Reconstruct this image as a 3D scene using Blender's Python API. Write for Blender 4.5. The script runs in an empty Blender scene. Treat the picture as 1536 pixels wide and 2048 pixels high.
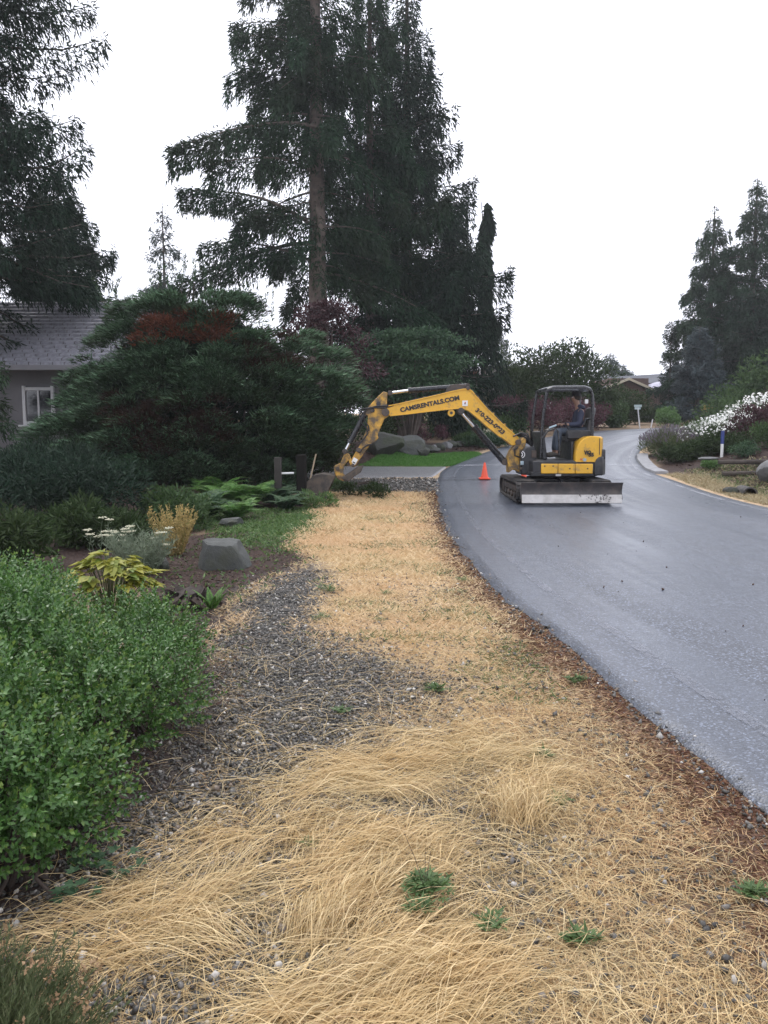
import bpy, bmesh, math, random
import numpy as np
from mathutils import Vector, Matrix, noise as mnoise

S = bpy.context.scene
COL = S.collection
R = math.radians
PI = math.pi

# ------------------------------------------------------------------ camera, sky, sun, exposure
CAM_H, PITCH, FPX = 1.60, R(6.0), 1600.0
cam_d = bpy.data.cameras.new('camera')
cam_d.sensor_fit = 'VERTICAL'
cam_d.sensor_height = 36.0
cam_d.lens = 36.0 * FPX / 2048.0
cam_d.clip_start = 0.05
cam_d.clip_end = 2000.0
cam = bpy.data.objects.new('camera', cam_d)
COL.objects.link(cam)
cam.location = (0, 0, CAM_H)
cam.rotation_euler = (R(90) - PITCH, 0, 0)
S.camera = cam

SUN_EL, SUN_AZ = R(58), R(-25)          # azimuth from +Y towards +X
world = bpy.data.worlds.new('World')
S.world = world
world.use_nodes = True
wn, wl = world.node_tree.nodes, world.node_tree.links
wn.clear()
w_sky = wn.new('ShaderNodeTexSky')
w_sky.sky_type = 'NISHITA'
w_sky.sun_disc = False
w_sky.sun_elevation = SUN_EL
w_sky.sun_rotation = SUN_AZ
w_sky.dust_density = 4.0
w_hs = wn.new('ShaderNodeHueSaturation'); w_hs.inputs['Saturation'].default_value = 0.3
w_mix = wn.new('ShaderNodeMixRGB'); w_mix.inputs['Fac'].default_value = 0.9
w_mix.inputs['Color2'].default_value = (12.6, 12.9, 14.4, 1)      # an even layer of bright cloud
w_bg = wn.new('ShaderNodeBackground'); w_bg.inputs['Strength'].default_value = 0.10
w_out = wn.new('ShaderNodeOutputWorld')
wl.new(w_sky.outputs[0], w_hs.inputs['Color'])
wl.new(w_hs.outputs[0], w_mix.inputs['Color1'])
wl.new(w_mix.outputs[0], w_bg.inputs['Color'])
wl.new(w_bg.outputs[0], w_out.inputs['Surface'])

sun_d = bpy.data.lights.new('sun', 'SUN')
sun_d.energy = 1.3
sun_d.angle = R(28)
sun_d.color = (1.0, 0.96, 0.9)
sun = bpy.data.objects.new('sun', sun_d)
COL.objects.link(sun)
sdir = Vector((math.sin(SUN_AZ) * math.cos(SUN_EL), math.cos(SUN_AZ) * math.cos(SUN_EL), math.sin(SUN_EL)))
sun.rotation_euler = sdir.to_track_quat('Z', 'Y').to_euler()
sun.location = (0, 0, 40)

S.view_settings.view_transform = 'Standard'
S.view_settings.look = 'None'
S.view_settings.exposure = 0.54
S.view_settings.gamma = 1.0
S.view_settings.use_curve_mapping = False
S.render.engine = 'CYCLES'
S.cycles.max_bounces = 6
S.cycles.diffuse_bounces = 3
S.cycles.glossy_bounces = 3
S.cycles.transmission_bounces = 3
S.cycles.transparent_max_bounces = 6
S.cycles.use_denoising = True

# ------------------------------------------------------------------ helpers
def rng(seed):
    return np.random.default_rng(seed)

def unit(v):
    return v / np.maximum(np.linalg.norm(v, axis=-1, keepdims=True), 1e-9)

def props(o, label=None, cat=None, group=None, kind=None):
    if label: o['label'] = label
    if cat: o['category'] = cat
    if group: o['group'] = group
    if kind: o['kind'] = kind
    return o

ORG = {}

def thing(name, label, cat, loc, group=None):
    o = bpy.data.objects.new(name, None)
    o.empty_display_size = 0.2
    COL.objects.link(o)
    o.location = loc
    ORG[o.name] = np.array(loc, float)
    return props(o, label, cat, group)

def link(name, me, parent=None, loc=None):
    o = bpy.data.objects.new(name, me)
    COL.objects.link(o)
    if parent is not None:
        o.parent = parent
        ORG[o.name] = ORG[parent.name]
    elif loc is not None:
        o.location = loc
        ORG[o.name] = np.array(loc, float)
    else:
        ORG[o.name] = np.zeros(3)
    return o

def mesh_np(name, V, F, mats, parent=None, loc=None, smooth=False, midx=None, uv=None):
    """V (n,3) world points, F (m,k) faces of one size -> ONE mesh object"""
    org = ORG[parent.name] if parent is not None else (np.array(loc, float) if loc is not None else np.zeros(3))
    V = np.asarray(V, np.float32) - org.astype(np.float32)
    F = np.asarray(F, np.int32)
    me = bpy.data.meshes.new(name)
    n, (m, k) = len(V), F.shape
    me.vertices.add(n)
    me.vertices.foreach_set('co', V.ravel())
    me.loops.add(m * k)
    me.loops.foreach_set('vertex_index', F.ravel())
    me.polygons.add(m)
    me.polygons.foreach_set('loop_start', np.arange(0, m * k, k, dtype=np.int32))
    if smooth:
        me.polygons.foreach_set('use_smooth', np.ones(m, bool))
    for mt in (mats if isinstance(mats, (list, tuple)) else [mats]):
        me.materials.append(mt)
    if midx is not None:
        me.polygons.foreach_set('material_index', np.asarray(midx, np.int32))
    me.update(calc_edges=True)
    if uv is not None:
        l = me.uv_layers.new(name='UVMap')
        l.data.foreach_set('uv', np.asarray(uv, np.float32)[F.ravel()].ravel())
    return link(name, me, parent, loc)

def attr(o, name, vals):
    a = o.data.attributes.new(name, 'FLOAT', 'POINT')
    a.data.foreach_set('value', np.asarray(vals, np.float32))

class G:
    """collects boxes, bars, tubes and prisms; build() links them as one mesh"""
    def __init__(self):
        self.bm = bmesh.new()
    def poly(self, rings, cap=True, closed=True):
        vs = [[self.bm.verts.new(p) for p in r] for r in rings]
        n = len(vs[0])
        for a, b in zip(vs, vs[1:]):
            for i in range(n if closed else n - 1):
                j = (i + 1) % n
                try: self.bm.faces.new((a[i], a[j], b[j], b[i]))
                except ValueError: pass
        if cap and closed:
            for r in (list(reversed(vs[0])), vs[-1]):
                try: self.bm.faces.new(r)
                except ValueError: pass
        return self
    def box(self, c, s, rot=None):
        c = Vector(c); hx, hy, hz = s[0] / 2, s[1] / 2, s[2] / 2
        rm = rot if rot is not None else Matrix.Identity(3)
        q = lambda x, y, z: c + rm @ Vector((x, y, z))
        return self.poly([[q(-hx, -hy, -hz), q(hx, -hy, -hz), q(hx, hy, -hz), q(-hx, hy, -hz)],
                          [q(-hx, -hy, hz), q(hx, -hy, hz), q(hx, hy, hz), q(-hx, hy, hz)]])
    def cyl(self, p0, p1, r0, r1=None, n=12):
        r1 = r0 if r1 is None else r1
        p0, p1 = Vector(p0), Vector(p1)
        d = (p1 - p0).normalized()
        a = d.orthogonal().normalized(); b = d.cross(a)
        ring = lambda p, r: [p + (a * math.cos(2 * PI * i / n) + b * math.sin(2 * PI * i / n)) * r for i in range(n)]
        return self.poly([ring(p0, r0), ring(p1, r1)])
    def lathe(self, c, prof, n=24, axis=(0, 0, 1)):
        d = Vector(axis).normalized(); a = d.orthogonal().normalized(); b = d.cross(a); c = Vector(c)
        return self.poly([[c + d * z + (a * math.cos(2 * PI * i / n) + b * math.sin(2 * PI * i / n)) * r for i in range(n)] for r, z in prof])
    def tube(self, pts, r, n=6):
        pts = [Vector(p) for p in pts]
        rr = r if isinstance(r, (list, tuple)) else [r] * len(pts)
        rings = []; a = None
        for i, p in enumerate(pts):
            d = (pts[min(i + 1, len(pts) - 1)] - pts[max(i - 1, 0)]).normalized()
            a = d.orthogonal().normalized() if a is None else (a - d * a.dot(d)).normalized()
            b = d.cross(a)
            rings.append([p + (a * math.cos(2 * PI * k / n) + b * math.sin(2 * PI * k / n)) * rr[i] for k in range(n)])
        return self.poly(rings)
    def prism(self, xz, y0, y1):
        return self.poly([[Vector((x, y0, z)) for x, z in xz], [Vector((x, y1, z)) for x, z in xz]])
    def build(self, name, m, parent=None, loc=None, bevel=0.0, smooth=True, segs=2):
        org = ORG[parent.name] if parent is not None else (np.array(loc, float) if loc is not None else np.zeros(3))
        bmesh.ops.translate(self.bm, verts=self.bm.verts, vec=-Vector(org))
        bmesh.ops.recalc_face_normals(self.bm, faces=self.bm.faces)
        me = bpy.data.meshes.new(name)
        self.bm.to_mesh(me); self.bm.free()
        me.materials.append(m)
        if smooth:
            me.polygons.foreach_set('use_smooth', np.ones(len(me.polygons), bool))
            me.set_sharp_from_angle(angle=R(35))
        o = link(name, me, parent, loc)
        if bevel:
            b = o.modifiers.new('bevel', 'BEVEL'); b.width = bevel; b.segments = segs; b.limit_method = 'ANGLE'; b.angle_limit = R(35)
        return o

def copy_tree(o, parent=None):
    c = o.copy(); COL.objects.link(c); c.parent = parent
    ORG[c.name] = ORG[o.name]
    for ch in list(o.children):
        copy_tree(ch, c)
    return c

def text_mesh(name, s, size, m, parent, origin, xdir, ndir, width=None, bold=0.0, depth=0.004):
    cu = bpy.data.curves.new(name, 'FONT')
    cu.body = s; cu.size = size; cu.extrude = depth; cu.offset = bold
    ob = bpy.data.objects.new(name, cu)
    COL.objects.link(ob)
    dg = bpy.context.evaluated_depsgraph_get()
    me = bpy.data.meshes.new_from_object(ob.evaluated_get(dg))
    bpy.data.objects.remove(ob)
    xs = [v.co.x for v in me.vertices]
    sx = width / (max(xs) - min(xs)) if width else 1.0
    x0 = min(xs)
    X = Vector(xdir).normalized(); N = Vector(ndir).normalized(); Y = N.cross(X)
    org = Vector(origin) - Vector(ORG[parent.name])
    for v in me.vertices:
        c = v.co.copy()
        v.co = org + X * (c.x - x0) * sx + Y * c.y + N * c.z
    me.materials.clear(); me.materials.append(m)
    return link(name, me, parent)

# value noise on the plane, for ground bumps and patch edges
_tab = rng(7).random((256, 256))
def vnoise(x, y, sc):
    x = np.asarray(x, float) * sc + 100.3; y = np.asarray(y, float) * sc + 57.7
    i, j = np.floor(x).astype(int), np.floor(y).astype(int)
    fx, fy = x - i, y - j
    fx, fy = fx * fx * (3 - 2 * fx), fy * fy * (3 - 2 * fy)
    t = lambda a, b: _tab[a & 255, b & 255]
    return (t(i, j) * (1 - fx) + t(i + 1, j) * fx) * (1 - fy) + (t(i, j + 1) * (1 - fx) + t(i + 1, j + 1) * fx) * fy
def fnoise(x, y, sc):
    return (vnoise(x, y, sc) + .5 * vnoise(x, y, sc * 2.1) + .25 * vnoise(x, y, sc * 4.3)) / 1.75

def sstep(a, b, v):
    t = np.clip((np.asarray(v, float) - a) / (b - a), 0, 1)
    return t * t * (3 - 2 * t)
def splus(v, w=1.5):
    return w * np.logaddexp(0, np.asarray(v, float) / w)

# ------------------------------------------------------------------ lie of the land
LE = np.array([(2.0, -6), (1.75, 0), (1.58, 3.1), (1.54, 3.8), (1.44, 4.63), (1.33, 5.93), (1.12, 7.57), (1.025, 10), (1.01, 13.2), (1.19, 17.8),
               (1.35, 20.5), (1.8, 23.5), (3.36, 28), (6.2, 34), (11.3, 42), (22, 50), (45, 61), (80, 74)])
RE = np.array([(8.6, -6), (8.45, 0), (8.3, 3.1), (8.25, 3.8), (8.1, 4.63), (8.0, 5.93), (7.9, 7.57), (7.8, 10), (7.7, 13.2), (7.63, 17.8),
               (7.6, 20.5), (7.66, 23.3), (8.75, 27.6), (10.8, 32.2), (15.0, 37.5), (25, 43.5), (47, 54), (82, 66)])
def left_x(y): return np.interp(y, LE[:, 1], LE[:, 0])
def right_x(y): return np.interp(y, RE[:, 1], RE[:, 0])

def H(x, y):
    x = np.asarray(x, float); y = np.asarray(y, float)
    h = .065 * splus(y - 17.5, .9) - .026 * splus(y - 36, 2) - .02 * splus(y - 70, 4)
    d = x - right_x(y)
    near = 1 - sstep(52, 60, y)
    up = sstep(20.5, 23.5, y)
    h = h + near * ((1 - up) * (-.20 * sstep(.9, 1.7, d) * (1 - sstep(1.9, 3.0, d)) + .95 * sstep(2.4, 8, d)) + up * 1.05 * sstep(.3, 6.5, d))
    dl = left_x(y) - x
    h = h - .05 * sstep(1.2, 4, dl) * (1 - sstep(12, 18, y))
    h = h + .55 * np.exp(-(((x + 1.0) / 1.5) ** 2 + ((y - 26.6) / 1.5) ** 2))           # mulch mound
    return h

def HG(x, y):
    """the ground with its small bumps"""
    x = np.asarray(x, float); y = np.asarray(y, float)
    b = .05 * (fnoise(x, y, 1.3) - .5) + .02 * (vnoise(x, y, 5.0) - .5)
    return H(x, y) + b * sstep(0.0, .35, np.maximum(left_x(y) - x, x - right_x(y)))

def ray(px, py):
    u, t = (px - 768) / FPX, (py - 1024) / FPX
    return np.array([u, math.cos(PITCH) - t * math.sin(PITCH), -math.sin(PITCH) - t * math.cos(PITCH)])
def gp(px, py):
    """ground point seen at a pixel of the photograph"""
    d = ray(px, py); s = 1.0
    for _ in range(4000):
        p = np.array([0, 0, CAM_H]) + d * s
        if p[2] <= H(p[0], p[1]) or s > 300: break
        s += .01 + s * .002
    return (p[0], p[1])
def at(px, py, Y):
    d = ray(px, py)
    return np.array([0, 0, CAM_H]) + d * (Y / d[1])

def poly_mask(x, y, poly, soft):
    """1 inside a polygon, fading to 0 over `soft` metres"""
    x = np.asarray(x, float); y = np.asarray(y, float)
    P = np.asarray(poly, float); Q = np.roll(P, -1, 0)
    ins = np.zeros(x.shape, bool); dm = np.full(x.shape, 1e9)
    for (ax, ay), (bx, by) in zip(P, Q):
        c = (ay > y) != (by > y)
        with np.errstate(divide='ignore', invalid='ignore'):
            xx = (bx - ax) * (y - ay) / (by - ay + 1e-12) + ax
        ins ^= c & (x < xx)
        ex, ey = bx - ax, by - ay
        t = np.clip(((x - ax) * ex + (y - ay) * ey) / (ex * ex + ey * ey + 1e-12), 0, 1)
        dm = np.minimum(dm, np.hypot(x - ax - t * ex, y - ay - t * ey))
    sd = np.where(ins, dm, -dm)
    return sstep(-soft, soft, sd)

# ------------------------------------------------------------------ materials
def newmat(name):
    m = bpy.data.materials.new(name); m.use_nodes = True
    n, l = m.node_tree.nodes, m.node_tree.links
    return m, n, l, n['Principled BSDF'], n['Material Output']
def noise(n, l, scale, detail=4, co='Object', rough=.6, stretch=None, tc=None):
    tc = tc or n.new('ShaderNodeTexCoord'); t = n.new('ShaderNodeTexNoise')
    t.inputs['Scale'].default_value = scale; t.inputs['Detail'].default_value = detail; t.inputs['Roughness'].default_value = rough
    if stretch:
        mp = n.new('ShaderNodeMapping'); mp.inputs['Scale'].default_value = stretch
        l.new(tc.outputs[co], mp.inputs[0]); l.new(mp.outputs[0], t.inputs['Vector'])
    else:
        l.new(tc.outputs[co], t.inputs['Vector'])
    return t.outputs['Fac']
def ramp(n, l, fac, stops):
    r = n.new('ShaderNodeValToRGB'); e = r.color_ramp.elements
    while len(e) < len(stops): e.new(.5)
    for el, (p, c) in zip(e, stops):
        el.position = p; el.color = (*c, 1) if len(c) == 3 else c
    l.new(fac, r.inputs[0])
    return r.outputs[0]
def mix(n, l, fac, a, b, mode='MIX'):
    x = n.new('ShaderNodeMixRGB'); x.blend_type = mode
    for s, v in ((x.inputs[0], fac), (x.inputs[1], a), (x.inputs[2], b)):
        if isinstance(v, (int, float)): s.default_value = v
        elif isinstance(v, tuple): s.default_value = (*v, 1) if len(v) == 3 else v
        else: l.new(v, s)
    return x.outputs[0]
def maprange(n, l, v, a, b, c, d):
    x = n.new('ShaderNodeMapRange')
    for i, k in enumerate((a, b, c, d), 1): x.inputs[i].default_value = k
    l.new(v, x.inputs[0])
    return x.outputs[0]
def bump(n, l, bs, h, strength=.3, dist=.02):
    b = n.new('ShaderNodeBump'); b.inputs['Strength'].default_value = strength; b.inputs['Distance'].default_value = dist
    l.new(h, b.inputs['Height']); l.new(b.outputs[0], bs.inputs['Normal'])

def M(name, c, rough=.5, metal=0.0, var=.15, scale=6, bmp=0, bscale=60, dirt=None, damt=.5, dscale=3, spec=.5):
    m, n, l, b, o = newmat(name)
    col = ramp(n, l, noise(n, l, scale), [(.3, tuple(k * (1 - var) for k in c)), (.7, tuple(min(1, k * (1 + var)) for k in c))])
    if dirt:
        f = maprange(n, l, noise(n, l, dscale, 8, rough=.7), .62 - damt * .3, .75 - damt * .2, 0, 1)
        col = mix(n, l, f, col, dirt)
    l.new(col, b.inputs['Base Color'])
    rr = maprange(n, l, noise(n, l, scale * 2.3), .3, .7, max(0, rough - .1), min(1, rough + .1))
    l.new(rr, b.inputs['Roughness'])
    b.inputs['Metallic'].default_value = metal
    b.inputs['Specular IOR Level'].default_value = spec
    if bmp: bump(n, l, b, noise(n, l, bscale, 6), bmp, .01)
    return m

def leafmat(name, cols, rough=.5, spec=.3, trans=.25, big=None, bigscale=.8, bigamt=.5):
    """foliage: each leaf its own tone; patches of another tone through the plant"""
    m, n, l, b, o = newmat(name)
    g = n.new('ShaderNodeNewGeometry')
    k = len(cols)
    col = ramp(n, l, g.outputs['Random Per Island'], [(i / max(1, k - 1), c) for i, c in enumerate(cols)])
    if big:
        f = maprange(n, l, noise(n, l, bigscale, 3), .42, .62, 0, bigamt)
        col = mix(n, l, f, col, big)
    l.new(col, b.inputs['Base Color'])
    b.inputs['Roughness'].default_value = rough
    b.inputs['Specular IOR Level'].default_value = spec
    if trans:
        t = n.new('ShaderNodeBsdfTranslucent'); l.new(col, t.inputs[0])
        ms = n.new('ShaderNodeMixShader'); ms.inputs[0].default_value = trans
        l.new(b.outputs[0], ms.inputs[1]); l.new(t.outputs[0], ms.inputs[2]); l.new(ms.outputs[0], o.inputs[0])
    return m

MAT = {}
MAT['bark'] = M('bark', (.075, .058, .048), .9, var=.4, scale=3, bmp=1, bscale=14)
MAT['bark_pale'] = M('bark_pale', (.10, .078, .064), .9, var=.4, scale=4, bmp=1, bscale=14)
MAT['twig'] = M('twig', (.05, .036, .028), .9, var=.3)
MAT['fir'] = leafmat('fir', [(.012, .030, .016), (.022, .052, .026), (.038, .075, .042)], .7, .10, .14, (.036, .036, .022), .35, .45)
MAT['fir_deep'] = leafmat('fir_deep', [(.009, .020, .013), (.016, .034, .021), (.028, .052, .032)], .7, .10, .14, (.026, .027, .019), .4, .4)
MAT['fir_far'] = leafmat('fir_far', [(.03, .05, .045), (.045, .07, .06), (.06, .085, .07)], .7, .2, .1, (.05, .055, .055), .3, .5)  # paler and bluer than the near firs: distance haze put into the colour
MAT['spruce_blue'] = leafmat('spruce_blue', [(.035, .055, .06), (.055, .08, .085), (.09, .115, .12)], .6, .25, .1, (.05, .05, .05), .5, .4)
MAT['yew'] = leafmat('yew', [(.020, .042, .020), (.036, .072, .034), (.06, .11, .055)], .6, .2, .12, (.036, .048, .020), .8, .6)
MAT['yew_highlight'] = leafmat('yew_highlight', [(.075, .145, .08), (.11, .20, .11), (.16, .25, .145)], .55, .25, .15)  # paler than the yew: highlights on the pad tops put into the colour
MAT['rust'] = leafmat('rust', [(.15, .055, .034), (.23, .088, .052), (.10, .045, .03), (.13, .06, .036)], .8, .1, .2)
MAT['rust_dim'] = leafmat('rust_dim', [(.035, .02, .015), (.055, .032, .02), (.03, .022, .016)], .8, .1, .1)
MAT['maple'] = leafmat('maple', [(.03, .012, .016), (.05, .018, .022), (.07, .03, .034)], .5, .3, .2)
MAT['green'] = leafmat('green', [(.038, .072, .024), (.06, .105, .036), (.09, .14, .05)], .6, .2, .25, (.03, .06, .03), .7, .5)
MAT['green_cool'] = leafmat('green_cool', [(.036, .075, .036), (.058, .11, .054), (.09, .15, .075)], .6, .2, .25, (.025, .055, .035), .7, .5)
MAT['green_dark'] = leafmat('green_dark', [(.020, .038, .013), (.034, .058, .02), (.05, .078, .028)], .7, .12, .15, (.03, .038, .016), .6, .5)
MAT['green_bright'] = leafmat('green_bright', [(.07, .14, .04), (.10, .19, .055), (.13, .22, .08)], .5, .3, .3)
MAT['yellow_green'] = leafmat('yellow_green', [(.22, .24, .04), (.32, .30, .05), (.14, .20, .04)], .5, .3, .3)
MAT['barberry'] = leafmat('barberry', [(.06, .022, .034), (.10, .034, .048), (.13, .055, .07), (.05, .045, .03)], .6, .2, .2)
MAT['barberry_dark'] = leafmat('barberry_dark', [(.05, .024, .03), (.085, .036, .042), (.045, .03, .028)], .6, .2, .2)
MAT['fern'] = leafmat('fern', [(.06, .15, .035), (.10, .22, .05), (.16, .28, .07)], .5, .3, .3)
MAT['silver'] = leafmat('silver', [(.16, .20, .14), (.22, .26, .18), (.12, .16, .10)], .7, .2, .25)
MAT['ochre'] = leafmat('ochre', [(.42, .30, .11), (.50, .38, .16), (.32, .24, .09), (.26, .26, .09)], .7, .2, .25)
MAT['cream'] = leafmat('cream', [(.46, .45, .33), (.55, .53, .40), (.36, .36, .24)], .7, .2, .2)
MAT['petal'] = leafmat('petal', [(.78, .78, .74), (.85, .85, .82), (.7, .7, .64)], .7, .2, .2)
MAT['lavender'] = leafmat('lavender', [(.17, .14, .18), (.24, .20, .25), (.15, .14, .13), (.10, .11, .07)], .7, .2, .2)
MAT['box'] = leafmat('box', [(.034, .09, .018), (.06, .14, .030), (.095, .19, .045)], .38, .45, .2, (.045, .10, .022), 2.0, .5)
MAT['box_tip'] = leafmat('box_tip', [(.08, .175, .05), (.11, .22, .06), (.15, .25, .065)], .38, .45, .25, (.17, .22, .04), 1.4, .7)
MAT['heath'] = leafmat('heath', [(.075, .10, .045), (.11, .135, .06), (.15, .165, .085)], .6, .2, .2)
MAT['seedhead'] = leafmat('seedhead', [(.30, .19, .10), (.36, .25, .15), (.20, .12, .07)], .8, .1, .2)
MAT['straw'] = leafmat('straw', [(.36, .25, .11), (.62, .47, .24), (.80, .65, .38), (.30, .19, .09), (.74, .56, .29), (.50, .40, .22)], .45, .4, .2, (.62, .42, .19), 1.3, .4)
MAT['straw_short'] = leafmat('straw_short', [(.44, .29, .14), (.64, .46, .25), (.74, .56, .33), (.44, .25, .12), (.68, .50, .28)], .6, .25, .2, (.66, .43, .23), .7, .5)
MAT['straw_far'] = leafmat('straw_far', [(.50, .37, .20), (.68, .53, .31), (.78, .64, .40), (.46, .31, .17), (.72, .56, .33)], .6, .25, .2, (.66, .45, .27), .6, .5)
MAT['straw_grey'] = leafmat('straw_grey', [(.30, .25, .15), (.42, .36, .22), (.24, .19, .11), (.5, .43, .28)], .6, .25, .2)
MAT['moss_red'] = leafmat('moss_red', [(.075, .034, .024), (.13, .06, .04), (.24, .14, .08), (.05, .03, .022), (.36, .25, .14)], .8, .1, .1)
MAT['weed'] = leafmat('weed', [(.05, .095, .03), (.08, .135, .042), (.11, .17, .06)], .5, .3, .25)
MAT['cover'] = leafmat('cover', [(.06, .12, .035), (.09, .17, .05), (.13, .19, .06), (.05, .09, .03)], .5, .3, .25)
MAT['lawn'] = leafmat('lawn', [(.06, .16, .03), (.08, .20, .04), (.10, .22, .05)], .6, .2, .2)
MAT['mulch'] = leafmat('mulch', [(.03, .018, .013), (.055, .032, .024), (.085, .05, .036), (.04, .03, .026), (.11, .075, .055)], .85, .2, 0)

def pebble_mat():
    m, n, l, b, o = newmat('pebble')
    g = n.new('ShaderNodeNewGeometry')
    c = ramp(n, l, g.outputs['Random Per Island'], [(0, (.03, .028, .025)), (.35, (.064, .060, .053)), (.62, (.11, .102, .09)), (.8, (.2, .185, .165)), (.88, (.17, .12, .085)), (.95, (.36, .34, .31)), (1, (.68, .66, .62))])
    c = mix(n, l, .35, c, ramp(n, l, noise(n, l, 140), [(.35, (.03, .03, .03)), (.65, (.3, .3, .3))]), 'OVERLAY')
    l.new(c, b.inputs['Base Color'])
    b.inputs['Roughness'].default_value = .42
    b.inputs['Specular IOR Level'].default_value = .5
    bump(n, l, b, noise(n, l, 220), .3, .002)
    return m
MAT['pebble'] = pebble_mat()

# ------------------------------------------------------------------ leaf, stem and strand meshes
def leaf_tris(P, D, N, L, W, fold=.15, belly=.45):
    P, D = np.asarray(P, float), unit(np.asarray(D, float))
    n = len(P)
    L = np.broadcast_to(L, (n,))[:, None]; W = np.broadcast_to(W, (n,))[:, None]
    Sd = unit(np.cross(D, N)); N2 = np.cross(Sd, D)
    m = P + D * L * belly
    V = np.stack([P, m + Sd * W * .5 + N2 * W * fold, P + D * L, m - Sd * W * .5 + N2 * W * fold], 1).reshape(-1, 3)
    b = (np.arange(n) * 4)[:, None]
    F = np.concatenate([b + [0, 1, 2], b + [0, 2, 3]], 1).reshape(-1, 3)
    return V, F
def spray_tris(P, D, N, L, W):
    D = unit(np.asarray(D, float)); n = len(P); Sd = unit(np.cross(D, N)) * (np.broadcast_to(W, (n,))[:, None] * .5)
    V = np.stack([P - Sd, P + Sd, P + D * np.broadcast_to(L, (n,))[:, None]], 1).reshape(-1, 3)
    return V, np.arange(3 * n).reshape(-1, 3)
def disc_tris(P, N, Rr, k=6):
    P = np.asarray(P, float); N = unit(np.asarray(N, float)); n = len(P)
    a = unit(np.cross(N, np.array([.3, .9, .2]))); b = np.cross(N, a)
    th = np.arange(k) * 2 * PI / k
    ring = P[:, None] + np.broadcast_to(Rr, (n,))[:, None, None] * (a[:, None] * np.cos(th)[None, :, None] + b[:, None] * np.sin(th)[None, :, None])
    V = np.concatenate([(P + N * .006)[:, None], ring], 1).reshape(-1, 3)
    base = (np.arange(n) * (k + 1))[:, None, None]
    f = np.array([(0, 1 + i, 1 + (i + 1) % k) for i in range(k)])
    return V, (base + f[None]).reshape(-1, 3)
def cat(parts):
    Vs, Fs, o = [], [], 0
    for V, F in parts:
        Vs.append(V); Fs.append(F + o); o += len(V)
    return np.concatenate(Vs), np.concatenate(Fs)
def tubes(paths, radii, k=4):
    """many tapered tubes: paths (n,s,3), radii (n,s) -> quads"""
    paths = np.asarray(paths, float); n, s, _ = paths.shape
    d = unit(np.gradient(paths, axis=1))
    ref = np.where(np.abs(d[..., 2:3]) > .9, np.array([1., 0, 0]), np.array([0, 0, 1.]))
    a = unit(np.cross(d, ref)); b = np.cross(d, a)
    th = np.arange(k) * 2 * PI / k
    V = paths[:, :, None] + np.asarray(radii)[:, :, None, None] * (a[:, :, None] * np.cos(th)[:, None] + b[:, :, None] * np.sin(th)[:, None])
    idx = np.arange(n * s * k).reshape(n, s, k)
    A, B = idx[:, :-1], idx[:, 1:]
    F = np.stack([A, np.roll(A, -1, 2), np.roll(B, -1, 2), B], -1).reshape(-1, 4)
    return V.reshape(-1, 3), F
def strands(r, P, az, L, rise, W, segs=5, curl=.6, lift=.004):
    """grass: ribbons that leave the ground, arch over and lie down"""
    n = len(P)
    t = np.linspace(0, 1, segs + 1)
    L = np.broadcast_to(L, (n,)); rise = np.broadcast_to(rise, (n,)); W = np.broadcast_to(W, (n,))
    cu = r.normal(0, curl, n)
    ang = az[:, None] + cu[:, None] * t[None]
    st = (L / segs)[:, None]
    x = P[:, 0:1] + np.cumsum(np.concatenate([np.zeros((n, 1)), np.cos(ang[:, 1:]) * st], 1), 1)
    y = P[:, 1:2] + np.cumsum(np.concatenate([np.zeros((n, 1)), np.sin(ang[:, 1:]) * st], 1), 1)
    pk = r.uniform(.8, 1.4, n)[:, None]
    z = HG(x, y) + lift + rise[:, None] * np.sin(np.clip(t[None] * pk, 0, 1) * PI) + (P[:, 2:3] * (1 - .3 * t[None]) if P.shape[1] > 2 else 0)
    C = np.stack([x, y, z], -1)
    roll = r.uniform(-1.1, 1.1, n)[:, None]
    side = np.stack([-np.sin(ang) * np.cos(roll), np.cos(ang) * np.cos(roll), np.sin(roll) + 0 * ang], -1)
    w = (W[:, None] * (1 - .75 * t[None] ** 2))[..., None] * .5
    V = np.stack([C - side * w, C + side * w], 2)
    idx = np.arange(n * (segs + 1) * 2).reshape(n, segs + 1, 2)
    F = np.stack([idx[:, :-1, 0], idx[:, :-1, 1], idx[:, 1:, 1], idx[:, 1:, 0]], -1).reshape(-1, 4)
    return V.reshape(-1, 3), F
def ball_pts(r, n):
    return unit(r.normal(size=(n, 3)))

def foliage(r, C, Rad, n, L, W, up=.35, jit=.7, inner=.5, flat=0.0):
    """leaves through a set of clumps (centres C, radii Rad)"""
    C = np.asarray(C, float); Rad = np.asarray(Rad, float)
    if Rad.ndim == 1: Rad = np.repeat(Rad[:, None], 3, 1)
    w = Rad.prod(1) ** (2 / 3); k = r.choice(len(C), n, p=w / w.sum())
    v = ball_pts(r, n); q = 1 - inner * r.random(n) ** 1.6
    P = C[k] + v * Rad[k] * q[:, None]
    D = v + r.normal(size=(n, 3)) * jit + np.array([0, 0, up])
    if flat: D[:, 2] *= (1 - flat)
    N = v * .6 + r.normal(size=(n, 3)) * .6 + np.array([0, 0, .5])
    s = r.uniform(.65, 1.25, n)
    return leaf_tris(P, D, N, L * s, W * s)
def clumps(r, c, rad, k, rc, shell=.45, zmin=None):
    v = ball_pts(r, k); q = (1 - shell * r.random(k))[:, None]
    C = np.asarray(c) + v * np.asarray(rad) * q
    if zmin is not None: C[:, 2] = np.maximum(C[:, 2], zmin)
    return C, rc * r.uniform(.6, 1.35, k)[:, None] * np.array([[1, 1, .75]])

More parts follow.
